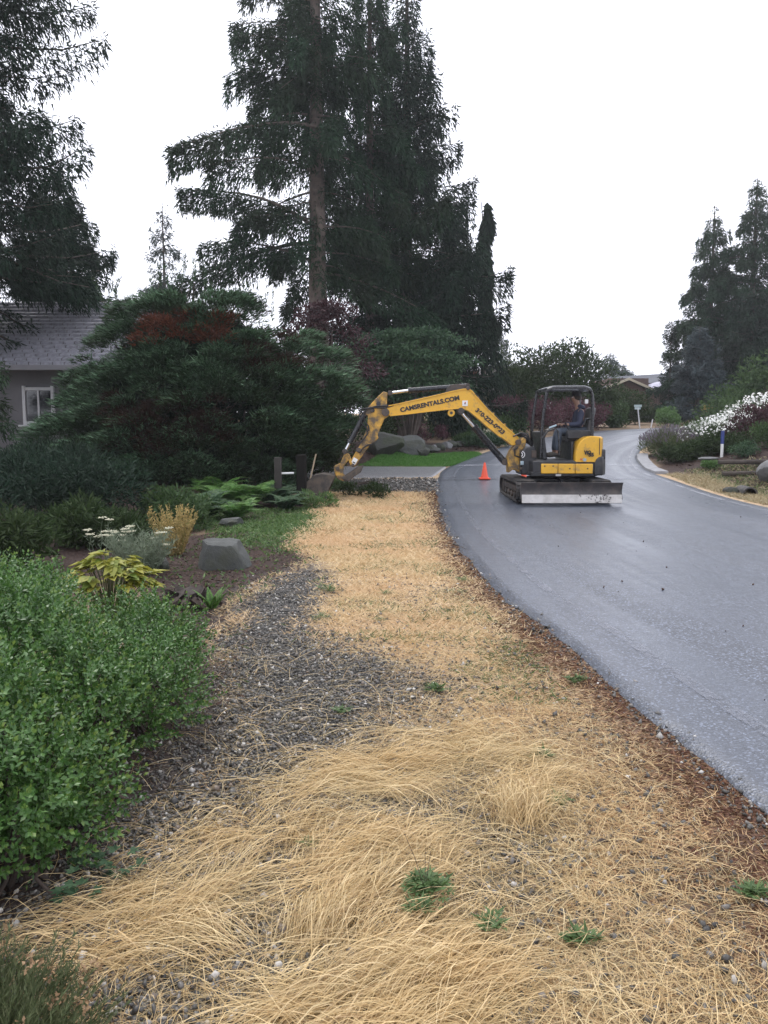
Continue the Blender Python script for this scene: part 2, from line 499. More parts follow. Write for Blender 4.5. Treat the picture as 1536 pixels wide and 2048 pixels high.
def shrub(name, label, catg, x, y, rx, ry, h, mat, n, L, W, k=30, rc=None, seed=1, base=0.0, up=.35, group=None, stems=6, flat=0.0, tip=None):
    """a bush standing on the ground: stems and a clumped crown"""
    if y > 24: n, L, W = int(n * .52), L * 1.26, W * 1.26
    r = rng(seed); z0 = float(H(x, y))
    t = thing(name, label, catg, (x, y, z0), group)
    cz = z0 + base + (h - base) / 2
    C, Rd = clumps(r, (x, y, cz), (rx * .85, ry * .85, (h - base) * .42), k, rc or .35 * min(rx, h), .5)
    V, F = foliage(r, C, Rd, n, L, W, up, flat=flat)
    V[:, 2] = np.maximum(V[:, 2], HG(V[:, 0], V[:, 1]) + .01)
    mesh_np('foliage', V, F, mat, t)
    e = C[r.choice(k, min(stems, k), replace=False)]
    s = np.linspace(0, 1, 5)[None, :, None]
    b = np.array([x, y, z0 - .05]) + r.normal(size=(len(e), 3)) * np.array([rx * .1, ry * .1, 0])
    pts = b[:, None] * (1 - s) + e[:, None] * s
    pts[:, 1:-1] += r.normal(size=(len(e), 3, 3)) * .05 * h
    V, F = tubes(pts, np.linspace(.022, .006, 5)[None].repeat(len(e), 0) * max(.6, h))
    mesh_np('stems', V, F, MAT['twig'], t, smooth=True)
    return t

def conifer(label, x, y, h, rad, mat, nsp, seed, zc=1.0, nb=110, L=.32, W=.07, hang=.25, trunk_r=.3, a0=.35, a1=-.25, sag=-.25, tipup=.12, prof=1.0,
            fan=.26, side=None, name='conifer', bark=None, wob=.0, group=None, catg='tree', blade=1.0):
    """needle tree: trunk with limbs, and sprays of needles hung along branchlets"""
    L, W, nsp = L * .72, W * .78, int(nsp * 1.45)
    r = rng(seed); z0 = float(H(x, y))
    t = thing(name, label, catg, (x, y, z0), group)
    q = np.sort(r.random(nb) ** .85)
    bz = z0 + zc + (h - zc) * q * .985
    ln = rad * (1 - q) ** prof * r.uniform(.60, 1.05, nb) * np.where(r.random(nb) < .16, 1.22, 1.0) + .12
    az = np.arange(nb) * 2.399 + r.normal(0, .35, nb)
    if side is not None: ln = ln * side(az, q)
    sl = a1 + (a0 - a1) * q + r.normal(0, .17, nb)
    dr = np.stack([np.cos(az), np.sin(az), 0 * az], 1); lt = np.stack([-np.sin(az), np.cos(az), 0 * az], 1)
    def path(b, s):
        zz = ln[b] * (sl[b] * s + sag * s ** 2 + tipup * s ** 4)
        wv = .05 * ln[b] * np.sin(s * 5 + b)
        return np.array([x, y, 0]) + dr[b] * (ln[b] * s)[:, None] + lt[b] * wv[:, None] + np.stack([0 * s, 0 * s, bz[b] + zz], 1)
    # sprays gathered into branchlets
    w = ln ** 1.6; b = r.choice(nb, nsp, p=w / w.sum())
    nbl = np.maximum(4, (ln[b] / .24).astype(int))
    s = .08 + .92 * r.random(nsp) ** .75
    cell = np.floor(s * nbl)
    jit = np.modf(np.sin(cell * 12.9898 + b * 78.233) * 43758.5453)[0]
    s = np.clip((cell + .5 + .45 * jit) / nbl, .05, 1.0)
    sg = np.where(r.random(nsp) < .5, -1.0, 1.0)
    reach = fan * 1.12 * ln[b] * (1.02 - s) ** .85 * (.55 + .45 * np.abs(jit)) + .10
    u = r.random(nsp) ** .8
    fw = .55
    P = path(b, s) + lt[b] * (sg * reach * u)[:, None] + dr[b] * (reach * u * fw)[:, None]
    P[:, 2] -= reach * u * u * .35
    dn = r.random(nsp) ** 1.5 * hang
    P[:, 2] -= dn
    P += r.normal(size=(nsp, 3)) * np.array([.06, .06, .085])
    D = lt[b] * (sg * .7)[:, None] + dr[b] * .75 + r.normal(size=(nsp, 3)) * .45
    D[:, 2] -= .15 + 2.2 * dn / max(hang, .05) * (hang > .15)
    N = r.normal(size=(nsp, 3)) * .8 + np.array([0, 0, 1.0])
    sc = r.uniform(.6, 1.3, nsp)
    V, F = spray_tris(P, D, N, L * sc, W * sc)
    mesh_np('crown', V, F, mat, t)
    # trunk and limbs
    zs = np.linspace(-.3, h, 14)
    tp = np.stack([x + wob * np.sin(zs * .9 + seed), y + wob * np.cos(zs * .7), z0 + zs], 1)
    tr = trunk_r * (1 - zs.clip(0) / h) ** .8 + .012
    tr[0] *= 1.25
    V1, F1 = tubes(tp[None], tr[None], 10)
    ss = np.linspace(0, .95, 6)
    pts = np.stack([path(np.arange(nb), np.full(nb, v)) for v in ss], 1)
    rr = (.016 + .011 * ln)[:, None] * (1 - .85 * ss)[None]
    V2, F2 = tubes(pts, rr, 3)
    mesh_np('trunk', *cat([(V1, F1), (V2, F2)]), bark or MAT['bark'], t, smooth=True)
    return t

# ------------------------------------------------------------------ ground regions (world metres)
def reg(*px): return [gp(*p) for p in px]
GRAVEL = reg((300, 2100), (60, 1990), (190, 1720), (330, 1560), (400, 1420), (425, 1290), (480, 1190), (560, 1140), (640, 1120), (640, 1200), (600, 1245), (700, 1290),
             (800, 1330), (850, 1410), (840, 1470), (720, 1520), (560, 1600), (470, 1680), (620, 1760), (700, 2100))
GRAVEL2 = [(-3.2, 18.7), (1.3, 18.7), (1.45, 21.4), (-3.2, 21.4)]
MULCH = reg((250, 1120), (330, 1075), (470, 1065), (590, 1085), (640, 1115), (560, 1150), (480, 1200), (440, 1290), (430, 1420), (380, 1430), (250, 1250))
MULCH2 = [(-4.2, 23.7), (-.6, 24.0), (.2, 25.2), (1.4, 27.0), (3.3, 28.6), (5.4, 33), (-2, 33), (-5, 30)]
GREENP = reg((380, 1035), (470, 1005), (640, 1005), (640, 1035), (600, 1075), (560, 1105), (470, 1085), (420, 1060))
BED = [(-40, 5), (-3.0, 5), (-2.6, 7.5), (-2.9, 10.5), (-2.6, 13.5), (-1.6, 15), (-1.0, 17.5), (-1.6, 18.7), (-40, 18.7)]
UNDERBOX = [(-6, .5), (-.9, .5), (-.92, 2.6), (-.86, 4.2), (-.95, 5.4), (-2.4, 5.6), (-6, 5.6)]
MAT_TALL = reg((175, 1840), (300, 1760), (470, 1690), (560, 1590), (740, 1520), (900, 1480), (1010, 1500), (1110, 1560), (1130, 1660), (1080, 1800), (1020, 1960), (900, 2150), (420, 2150), (330, 1960), (240, 1900))

def masks(x, y):
    x = np.asarray(x, float); y = np.asarray(y, float)
    wx = x + .55 * (fnoise(x, y, 1.7) - .5) + .12 * (vnoise(x + 9, y, 7) - .5)
    wy = y + .5 * (fnoise(x + 31, y, 1.3) - .5)
    dl = left_x(y) - x; dr = x - right_x(y)
    g = np.maximum(np.maximum(poly_mask(wx, wy, GRAVEL, .34), .85 * poly_mask(wx, wy, MAT_TALL, .2)), poly_mask(wx, wy, GRAVEL2, .3))
    mu = np.maximum(np.maximum(poly_mask(wx, wy, MULCH, .2), poly_mask(wx, wy, MULCH2, .3)), poly_mask(wx, wy, BED, .5))
    mu = np.maximum(mu, poly_mask(wx, wy, UNDERBOX, .12))
    lim = 1.3 - 1.45 * sstep(21.3, 23.0, y)
    mu = np.maximum(mu, sstep(lim, lim + .7, dr + .7 * (fnoise(x, y, .9) - .5)) * (y < 60))
    gr = poly_mask(wx, wy, GREENP, .3)
    ms = (.65 + .35 * sstep(.3, .6, fnoise(x + 4, y, 3.1))) * (1 - sstep(.10, .62 + .35 * (1 - sstep(2.5, 7, y)), dl + .5 * (fnoise(x, y, 2.3) - .5))) * (dl > -.3) * (y < 20)
    so = (1 - sstep(3.0, 6.2, y + 1.6 * (fnoise(x, y, 1.4) - .5))) * .9
    st = np.clip(1 - np.maximum.reduce([g, mu, gr]), 0, 1)
    return dict(gravel=g, mulch=mu, green=gr, moss=ms, straw=st, soil=so)

# ------------------------------------------------------------------ ground
def ground_mat():
    m, n, l, b, o = newmat('ground')
    tc = n.new('ShaderNodeTexCoord')
    A = {}
    for k in ('gravel', 'mulch', 'green', 'moss', 'soil'):
        a = n.new('ShaderNodeAttribute'); a.attribute_name = k; A[k] = a.outputs['Fac']
    n1 = noise(n, l, 1.1, 6, tc=tc); n2 = noise(n, l, 9, 8, tc=tc, rough=.7); n3 = noise(n, l, 70, 4, tc=tc)
    straw = ramp(n, l, n2, [(.26, (.26, .18, .105)), (.42, (.50, .36, .22)), (.6, (.62, .47, .30)), (.75, (.68, .54, .36))])
    straw = mix(n, l, maprange(n, l, n1, .48, .66, 0, .5), straw, (.50, .32, .19))
    straw = mix(n, l, maprange(n, l, n3, .35, .62, .75, 0), straw, (.10, .07, .045))
    vo = n.new('ShaderNodeTexVoronoi'); vo.inputs['Scale'].default_value = 62; l.new(tc.outputs['Object'], vo.inputs['Vector'])
    sep = n.new('ShaderNodeSeparateColor'); l.new(vo.outputs['Color'], sep.inputs[0])
    gv = ramp(n, l, sep.outputs[0], [(0, (.026, .025, .024)), (.5, (.068, .065, .06)), (.8, (.15, .14, .125)), (1, (.35, .34, .32))])
    gv = mix(n, l, maprange(n, l, vo.outputs['Distance'], .3, .75, 0, .85), gv, (.012, .012, .013))
    mu = ramp(n, l, noise(n, l, 34, 6, tc=tc, rough=.75), [(.3, (.014, .009, .007)), (.5, (.035, .02, .016)), (.7, (.08, .048, .036))])
    gn = ramp(n, l, n2, [(.3, (.03, .05, .015)), (.6, (.07, .11, .03)), (.75, (.14, .15, .06))])
    ms = ramp(n, l, n2, [(.3, (.035, .018, .013)), (.5, (.09, .042, .028)), (.65, (.18, .095, .055)), (.8, (.36, .24, .13))])
    soil = ramp(n, l, noise(n, l, 26, 8, tc=tc, rough=.75), [(.3, (.035, .026, .02)), (.5, (.085, .062, .045)), (.65, (.17, .125, .08)), (.78, (.33, .25, .15))])
    thinf = maprange(n, l, noise(n, l, 1.7, 5, tc=tc, rough=.7), .52, .68, 0, .75)
    straw = mix(n, l, thinf, straw, mix(n, l, n2, (.10, .075, .05), (.26, .20, .13)))
    c = mix(n, l, A['soil'], straw, soil)
    c = mix(n, l, A['moss'], c, ms)
    c = mix(n, l, A['green'], c, gn)
    c = mix(n, l, A['mulch'], c, mu)
    c = mix(n, l, A['gravel'], c, gv)
    # grass and woodland floor beyond the garden
    l.new(c, b.inputs['Base Color'])
    b.inputs['Roughness'].default_value = .85
    b.inputs['Specular IOR Level'].default_value = .25
    hh = mix(n, l, A['gravel'], noise(n, l, 55, 6, tc=tc), vo.outputs['Distance'])
    bump(n, l, b, hh, .7, .02)
    return m
xs = np.concatenate([np.arange(-150, -14, 8), np.arange(-14, -3, .3), np.arange(-3, 2.4, .075), np.arange(2.4, 7.2, .4), np.arange(7.2, 14, .22), np.arange(14, 30, .8), np.arange(30, 160, 8)])
ys = np.concatenate([np.arange(-12, 1, .6), np.arange(1, 9, .075), np.arange(9, 24, .15), np.arange(24, 56, .4), np.arange(56, 330, 8)])
gx, gy = np.meshgrid(xs, ys)
gz = HG(gx, gy)
inroad = (gx > left_x(gy) + .25) & (gx < right_x(gy) - .45)
gz = gz - .10 * inroad
nx, ny = len(xs), len(ys)
ii = np.arange(nx * ny).reshape(ny, nx)
GF = np.stack([ii[:-1, :-1], ii[:-1, 1:], ii[1:, 1:], ii[1:, :-1]], -1).reshape(-1, 4)
gnd = mesh_np('ground', np.stack([gx, gy, gz], -1).reshape(-1, 3), GF, ground_mat(), smooth=True)
props(gnd, kind='structure')
mk = masks(gx.ravel(), gy.ravel())
far = gy.ravel() > 33
mk['mulch'] = np.where(far & (gx.ravel() > left_x(gy.ravel()) - 60), np.maximum(mk['mulch'], .6), mk['mulch'])
for k in ('gravel', 'mulch', 'green', 'moss', 'soil'):
    attr(gnd, k, mk[k])

# ------------------------------------------------------------------ road
def resample(P, n):
    P = np.asarray(P, float); s = np.linspace(0, len(P) - 1, n)
    i = np.clip(s.astype(int), 0, len(P) - 2); f = (s - i)[:, None]
    p0, p1, p2, p3 = P[np.maximum(i - 1, 0)], P[i], P[i + 1], P[np.minimum(i + 2, len(P) - 1)]
    return .5 * (2 * p1 + (p2 - p0) * f + (2 * p0 - 5 * p1 + 4 * p2 - p3) * f ** 2 + (3 * p1 - p0 - 3 * p2 + p3) * f ** 3)
NS, NA = 190, 40
Ls, Rs = resample(LE, NS), resample(RE, NS)
def strip(u0, u1, i0, i1, dz, na):
    """a piece of the road surface between two fractions of its width"""
    us = np.linspace(u0, u1, na + 1)
    P = Ls[i0:i1, None] * (1 - us[None, :, None]) + Rs[i0:i1, None] * us[None, :, None]
    return P, us
def road_z(x, y, u):
    return H(x, y) + .012 + .03 * (1 - (2 * u - 1) ** 2)
P, us = strip(0, 1, 0, NS, 0, NA)
ragged = .035 * (vnoise(P[:, 0, 0], P[:, 0, 1], 6) - .5) + .07 * (vnoise(P[:, 0, 0], P[:, 0, 1], 1.7) - .5)
P[:, 0, 0] += ragged
uu = np.broadcast_to(us, P.shape[:2])
z = road_z(P[..., 0], P[..., 1], uu)
mid = (Ls + Rs) / 2
vlen = np.concatenate([[0], np.cumsum(np.linalg.norm(np.diff(mid, axis=0), axis=1))])
V = np.concatenate([P, z[..., None]], -1)
# little skirts at both edges
sk0, sk1 = V[:, :1].copy(), V[:, -1:].copy()
sk0[..., 2] -= .12; sk0[..., 0] -= .03; sk1[..., 2] -= .12; sk1[..., 0] += .03
V = np.concatenate([sk0, V, sk1], 1)
UV = np.stack([np.concatenate([uu[:, :1], uu, uu[:, -1:]], 1) * 6.6, np.broadcast_to(vlen[:, None], V.shape[:2])], -1)
na = V.shape[1]
ii = np.arange(NS * na).reshape(NS, na)
RF = np.stack([ii[:-1, :-1], ii[:-1, 1:], ii[1:, 1:], ii[1:, :-1]], -1).reshape(-1, 4)
def road_mat(name, base=(.039, .045, .059), wet=.0):
    m, n, l, b, o = newmat(name)
    tc = n.new('ShaderNodeTexCoord')
    agg = n.new('ShaderNodeTexVoronoi'); agg.inputs['Scale'].default_value = 95; l.new(tc.outputs['Object'], agg.inputs['Vector'])
    agg2 = n.new('ShaderNodeTexVoronoi'); agg2.inputs['Scale'].default_value = 38; l.new(tc.outputs['Object'], agg2.inputs['Vector'])
    sep = n.new('ShaderNodeSeparateColor'); l.new(agg.outputs['Color'], sep.inputs[0])
    tone = ramp(n, l, sep.outputs[0], [(0, tuple(k * .25 for k in base)), (.55, base), (.85, tuple(k * 2.2 for k in base)), (1, tuple(k * 6.5 for k in base))])
    big = noise(n, l, .8, 5, tc=tc)
    streak = noise(n, l, 1.0, 4, co='UV', stretch=(1.5, .07, 1), tc=tc)
    tone = mix(n, l, maprange(n, l, streak, .42, .62, .0, .55), tone, tuple(k * 2.0 for k in base))
    tone = mix(n, l, maprange(n, l, big, .35, .7, .0, .5), tone, tuple(k * 1.35 for k in base))
    l.new(tone, b.inputs['Base Color'])
    # damp asphalt: smoother along the worn wheel tracks
    rg = maprange(n, l, streak, .40, .60, .52, .22)
    rg2 = mix(n, l, .5, rg, maprange(n, l, noise(n, l, 5, 5, tc=tc), .3, .7, .46, .30))
    l.new(rg2, b.inputs['Roughness'])
    b.inputs['Specular IOR Level'].default_value = .62
    hh = mix(n, l, .5, agg.outputs['Distance'], agg2.outputs['Distance'])
    bump(n, l, b, hh, .5, .006)
    return m
MAT['road'] = road_mat('road')
road = mesh_np('road', V.reshape(-1, 3), RF, MAT['road'], smooth=True, uv=UV.reshape(-1, 2))
props(road, kind='structure')

def paint_mat(name, c, lo, hi):
    """worn paint: what is left of it, bare asphalt showing through"""
    m, n, l, b, o = newmat(name)
    b.inputs['Base Color'].default_value = (*c, 1); b.inputs['Roughness'].default_value = .4
    tr = n.new('ShaderNodeBsdfTransparent'); ms = n.new('ShaderNodeMixShader')
    tc = n.new('ShaderNodeTexCoord')
    f = mix(n, l, .5, noise(n, l, 26, 6, tc=tc, rough=.75), noise(n, l, 2.2, 3, tc=tc))
    l.new(maprange(n, l, f, lo, hi, 0, 1), ms.inputs[0])
    l.new(tr.outputs[0], ms.inputs[1]); l.new(b.outputs[0], ms.inputs[2]); l.new(ms.outputs[0], o.inputs[0])
    return m
MAT['paint'] = paint_mat('paint', (.20, .21, .245), .44, .74)
MAT['paint2'] = paint_mat('paint2', (.42, .43, .47), .44, .66)
def line(name, u0, u1, i0, i1, mat, dz=.005):
    P, us = strip(u0, u1, i0, i1, 0, 2)
    uu = np.broadcast_to(us, P.shape[:2])
    V = np.concatenate([P, (road_z(P[..., 0], P[..., 1], uu) + dz)[..., None]], -1)
    n, k = V.shape[:2]; ii = np.arange(n * k).reshape(n, k)
    F = np.stack([ii[:-1, :-1], ii[:-1, 1:], ii[1:, 1:], ii[1:, :-1]], -1).reshape(-1, 4)
    return props(mesh_np(name, V.reshape(-1, 3), F, mat, smooth=True), kind='structure')
line('edge_line', .066, .080, 5, 140, MAT['paint'])
line('edge_line', .945, .958, 60, 140, MAT['paint2'])
def cross_line(name, p0, p1, w, mat, n=24):
    s = np.linspace(0, 1, n)[:, None]
    c = np.array(p0) * (1 - s) + np.array(p1) * s
    d = unit(np.array(p1, float) - np.array(p0, float)); nn = np.array([-d[1], d[0]]) * w / 2
    V = []
    for k in (-1, 0, 1):
        q = c + nn * k
        u = np.clip((q[:, 0] - left_x(q[:, 1])) / (right_x(q[:, 1]) - left_x(q[:, 1])), 0, 1)
        V.append(np.concatenate([q, (road_z(q[:, 0], q[:, 1], u) + .009)[:, None]], 1))
    V = np.stack(V, 1); ii = np.arange(n * 3).reshape(n, 3)
    F = np.stack([ii[:-1, :-1], ii[:-1, 1:], ii[1:, 1:], ii[1:, :-1]], -1).reshape(-1, 4)
    return props(mesh_np(name, V.reshape(-1, 3), F, mat), kind='structure')
cross_line('stop_line', (2.2, 24.3), (7.75, 24.3), .26, MAT['paint2'])
cross_line('trench_seam', (1.6, 21.25), (7.3, 21.0), .30, MAT['paint'])
MAT['tar'] = M('tar', (.018, .018, .02), .35)
cross_line('tar_seam', (1.45, 20.9), (4.2, 20.75), .05, MAT['tar'])
cross_line('tar_seam', (1.4, 21.5), (3.2, 21.1), .035, MAT['tar'])

# the corner kerb ramp of concrete where the road bends
MAT['concrete'] = M('concrete', (.24, .24, .25), .7, var=.25, scale=5, bmp=.3, bscale=80)
g = G()
cpts = [(7.60, 22.4), (7.62, 23.3), (7.84, 24.4), (8.22, 26.0), (8.72, 27.6)]
rings = []
for (x, y) in cpts:
    zz = float(H(x, y))
    rings.append([(x - .03, y, zz - .02), (x, y, zz + .07), (x + .16, y - .03, zz + .08), (x + .34, y - .06, zz + .08), (x + .36, y - .06, zz - .05)])
g.poly(rings, closed=True)
props(g.build('kerb', MAT['concrete']), kind='structure')

# driveway that joins the road, and the lawn beyond it
def sheet(name, poly_l, poly_r, n, na, dz, mat, kind='structure'):
    A, B = resample(poly_l, n), resample(poly_r, n)
    us = np.linspace(0, 1, na)
    P = A[:, None] * (1 - us[None, :, None]) + B[:, None] * us[None, :, None]
    V = np.concatenate([P, (H(P[..., 0], P[..., 1]) + dz)[..., None]], -1)
    # edges turned down into the soil
    V[0, :, 2] -= .1; V[-1, :, 2] -= .1; V[:, 0, 2] -= .1
    ii = np.arange(n * na).reshape(n, na)
    F = np.stack([ii[:-1, :-1], ii[:-1, 1:], ii[1:, 1:], ii[1:, :-1]], -1).reshape(-1, 4)
    return props(mesh_np(name, V.reshape(-1, 3), F, mat, smooth=True), kind=kind)
MAT['driveway'] = road_mat('driveway', (.10, .10, .105))
MAT['lawn_soil'] = M('lawn_soil', (.06, .11, .025), .9, var=.3, scale=4)
sheet('driveway', [(-9, 21.2), (-4, 21.3), (-1, 21.35), (1.3, 21.35)], [(-9, 23.9), (-4, 23.85), (-.5, 23.8), (1.9, 23.9)], 60, 10, .035, MAT['driveway'])
LAWN = [(-.75, 24.0), (2.0, 24.05), (2.5, 25.4), (3.35, 27.7), (3.3, 28.3), (2.6, 28.2), (1.2, 27.3), (.1, 25.9)]
sheet('lawn', [(-.8, 24.0), (-.1, 25.2), (1.0, 26.7), (3.2, 28.3)], [(1.75, 24.0), (2.3, 25.2), (2.9, 26.7), (3.4, 28.0)], 40, 14, .04, MAT['lawn_soil'])

# ------------------------------------------------------------------ scattered ground: gravel, bark mulch, grass
def scatter(r, n, x0, x1, y0, y1, key, power=1.0):
    """points where a ground mask is strong; denser towards the near end"""
    out = []
    tot = 0
    while tot < n:
        u = r.random(n * 2)
        y = y0 * (y1 / y0) ** u if power else y0 + (y1 - y0) * u
        x = r.uniform(x0, x1, n * 2)
        k = r.random(n * 2) < key(x, y)
        out.append(np.stack([x[k], y[k]], 1)); tot += int(k.sum())
        if len(out) > 60: break
    return np.concatenate(out)[:n]
# pebbles
ico = bmesh.new(); bmesh.ops.create_icosphere(ico, subdivisions=1, radius=1.0)
ICV = np.array([v.co[:] for v in ico.verts]); ICF = np.array([[v.index for v in f.verts] for f in ico.faces]); ico.free()
OV = np.array([(1, 0, 0), (-1, 0, 0), (0, 1, 0), (0, -1, 0), (0, 0, 1), (0, 0, -1)], float)
OF = np.array([(0, 2, 4), (2, 1, 4), (1, 3, 4), (3, 0, 4), (2, 0, 5), (1, 2, 5), (3, 1, 5), (0, 3, 5)])
def pebbles(r, P, size, fine=True):
    n = len(P); IV, IF = (ICV, ICF) if fine else (OV * 1.15, OF)
    q = r.normal(size=(n, 4)); q = q / np.linalg.norm(q, axis=1, keepdims=True)
    a, b, c, d = q.T
    Rm = np.stack([np.stack([1 - 2 * (c * c + d * d), 2 * (b * c - a * d), 2 * (b * d + a * c)], -1),
                   np.stack([2 * (b * c + a * d), 1 - 2 * (b * b + d * d), 2 * (c * d - a * b)], -1),
                   np.stack([2 * (b * d - a * c), 2 * (c * d + a * b), 1 - 2 * (b * b + c * c)], -1)], 1)
    sc = size[:, None] * np.stack([r.uniform(.8, 1.25, n), r.uniform(.6, 1.0, n), r.uniform(.4, .75, n)], 1)
    v = IV[None] * (1 + .22 * r.normal(size=(n, len(IV), 1))) * sc[:, None]
    v = np.einsum('nij,nkj->nki', Rm, v)
    z = HG(P[:, 0], P[:, 1]) + size * r.uniform(.0, .75, n)
    v = v + np.stack([P[:, 0], P[:, 1], z], 1)[:, None]
    return v.reshape(-1, 3), (np.arange(n)[:, None, None] * len(IV) + IF[None]).reshape(-1, 3)
r = rng(11)
gk = lambda x, y: np.clip(poly_mask(x + .5 * (fnoise(x, y, 1.7) - .5), y, GRAVEL, .32) * .9 + .45 * poly_mask(x, y, MAT_TALL, .3) + .16 * (left_x(y) - x > .3), 0, 1) * (1 - .8 * poly_mask(x, y, MULCH, .1)) * (y < 9)
P1 = scatter(r, 34000, -2.4, 1.6, 1.35, 9.0, gk)
s1 = np.exp(r.normal(math.log(.0085), .33, len(P1))).clip(.004, .021)
P2 = scatter(r, 3500, -2.6, 1.4, 18.6, 21.5, lambda x, y: poly_mask(x, y, GRAVEL2, .25), 0)
s2 = np.exp(r.normal(math.log(.022), .3, len(P2)))
P3 = scatter(r, 2600, .6, 1.9, 1.8, 17, lambda x, y: np.exp(-((left_x(y) - x - .02) / .09) ** 2))
P2 = np.concatenate([P2, P3]); s2 = np.concatenate([s2, np.exp(r.normal(math.log(.0055), .4, len(P3))) * (1 + .08 * P3[:, 1])])
Pa, sa = np.concatenate([P1, P2]), np.concatenate([s1, s2])
fn = (Pa[:, 1] < 3.4) & (sa > .0085)
props(mesh_np('gravel', *cat([pebbles(r, Pa[fn], sa[fn]), pebbles(r, Pa[~fn], sa[~fn], False)]), MAT['pebble'], smooth=False), kind='stuff')

# bark chips on the beds
r = rng(12)
mk1 = lambda x, y: np.maximum(poly_mask(x, y, MULCH, .25), .35 * poly_mask(x, y, BED, .4) * (y < 19))
P1 = scatter(r, 9000, -4.5, -.4, 3.2, 16, mk1)
P2 = scatter(r, 4000, -3.5, 4.5, 23.6, 31, lambda x, y: poly_mask(x, y, MULCH2, .2), 0)
P3 = scatter(r, 5000, 8.6, 16, 17, 30, lambda x, y: sstep(1.4 - 1.3 * sstep(21.3, 23, y), 2.2 - 1.3 * sstep(21.3, 23, y), x - right_x(y)), 0)
Pm = np.concatenate([P1, P2, P3]); n = len(Pm)
sz = np.concatenate([r.uniform(.025, .06, len(P1)), r.uniform(.06, .14, len(P2) + len(P3))])
Pz = np.stack([Pm[:, 0], Pm[:, 1], HG(Pm[:, 0], Pm[:, 1]) + r.uniform(.002, .02, n)], 1)
a = r.uniform(0, 2 * PI, n)
D = np.stack([np.cos(a), np.sin(a), r.normal(0, .25, n)], 1)
props(mesh_np('bark_mulch', *leaf_tris(Pz, D, r.normal(size=(n, 3)) * .35 + [0, 0, 1], sz, sz * r.uniform(.25, .5, n), .1, .5), MAT['mulch']), kind='stuff')

# tall dry grass, matted and combed by rain
r = rng(21)
def flow(x, y):
    return R(6) + R(60) * (fnoise(x, y, .9) - .5) * 2 + R(26) * (vnoise(x + 5, y + 3, 2.2) - .5) * 2
WP = [gp(*q) for q in ((850, 1800), (842, 1840), (615, 1715), (985, 1885), (1085, 1522))]
CLR = lambda x, y: np.prod([1 - np.exp(-((x - a) ** 2 + (y - b) ** 2) / .13 ** 2) for a, b in WP], axis=0)
keyT = lambda x, y: poly_mask(x, y, MAT_TALL, .22) * sstep(.40, .60, fnoise(x + 3, y, 2.6)) * CLR(x, y)
T = scatter(r, 330, -1.3, 1.1, 1.5, 4.5, keyT)
per = r.integers(10, 46, len(T)); idx = np.repeat(np.arange(len(T)), per); n = len(idx)
fl = flow(T[:, 0], T[:, 1]) + r.normal(0, .22, len(T)) + PI * (r.random(len(T)) < .3)
az = fl[idx] + r.normal(0, .27, n)
root = T[idx] + r.normal(0, .04, (n, 2))
Ln = r.uniform(.12, .46, n) * (.7 + .5 * r.random(len(T)))[idx]
ri = np.abs(r.normal(.0, .026, n)) + .006 + (.045 * r.random(len(T)) ** 2)[idx]
st1 = strands(r, root, az, Ln, ri, np.where(r.random(n) < .1, r.uniform(.003, .0045, n), r.uniform(.0010, .0026, n)), 5, .5)
# stray straws over the gravel and thinner grass around
K2 = lambda x, y: np.clip(.55 * poly_mask(x, y, MAT_TALL, .5) + .20 * poly_mask(x, y, GRAVEL, .3) + .5 * sstep(.2, .8, left_x(y) - x) * (x > .15), 0, 1)
Q = scatter(r, 5000, -1.6, 1.8, 1.4, 6.0, K2); n = len(Q)
st2 = strands(r, Q, r.uniform(0, 2 * PI, n), r.uniform(.08, .38, n), np.abs(r.normal(0, .03, n)) + .005, r.uniform(.0012, .0026, n), 5, .8)
K3 = lambda x, y: np.clip(np.maximum(masks(x, y)['straw'], .6 * poly_mask(x, y, MAT_TALL, .2)) * sstep(.06, .75, left_x(y) - x) * (.45 + .55 * sstep(.36, .56, fnoise(x, y, 2.6))), 0, 1)
Q = scatter(r, 15000, -1.2, 1.8, 1.4, 6.0, K3); n = len(Q)
Q5 = scatter(r, 14000, -1.5, 1.8, 1.4, 5.5, lambda x, y: np.clip(.25 + .75 * poly_mask(x, y, MAT_TALL, .3) + 0 * x, 0, 1) * (x > -1.1) * (left_x(y) - x > .3)); n5 = len(Q5)
thatch = strands(r, Q5, r.uniform(0, 2 * PI, n5), r.uniform(.02, .09, n5), np.abs(r.normal(0, .008, n5)) + .002, r.uniform(.001, .0028, n5), 2, .9)
props(mesh_np('thatch', *thatch, MAT['straw_grey']), kind='stuff')
st3 = strands(r, Q, r.uniform(0, 2 * PI, n), r.uniform(.04, .14, n), np.abs(r.normal(0, .012, n)) + .003, r.uniform(.0012, .0024, n), 3, .7)
props(mesh_np('tall_dry_grass', *cat([st1, st2, st3]), MAT['straw']), kind='stuff')

# short dry turf along the verge
def turf(r, n, x0, x1, y0, y1, key, L, W, mats, name, zlift=0, up=.6):
    P = scatter(r, n, x0, x1, y0, y1, key); n = len(P)
    a = r.uniform(0, 2 * PI, n)
    D = np.stack([np.cos(a), np.sin(a), np.abs(r.normal(0, up, n))], 1)
    Pz = np.stack([P[:, 0], P[:, 1], HG(P[:, 0], P[:, 1]) + zlift], 1)
    sc = r.uniform(.5, 1.4, n)
    V, F = spray_tris(Pz, D, r.normal(size=(n, 3)), L(P[:, 1]) * sc, W(P[:, 1]) * 1.2)
    o = mesh_np(name, V, F, mats, midx=None)
    return props(o, kind='stuff')
dk = lambda x, y: (left_x(y) - x)
thin = lambda x, y: .35 + .65 * sstep(.36, .56, fnoise(x, y, 1.6))
keyS = lambda x, y: np.clip(masks(x, y)['straw'] * sstep(-.02, .62, dk(x, y)) * thin(x, y) * (1 - .8 * poly_mask(x, y, MAT_TALL, .2)), 0, 1)
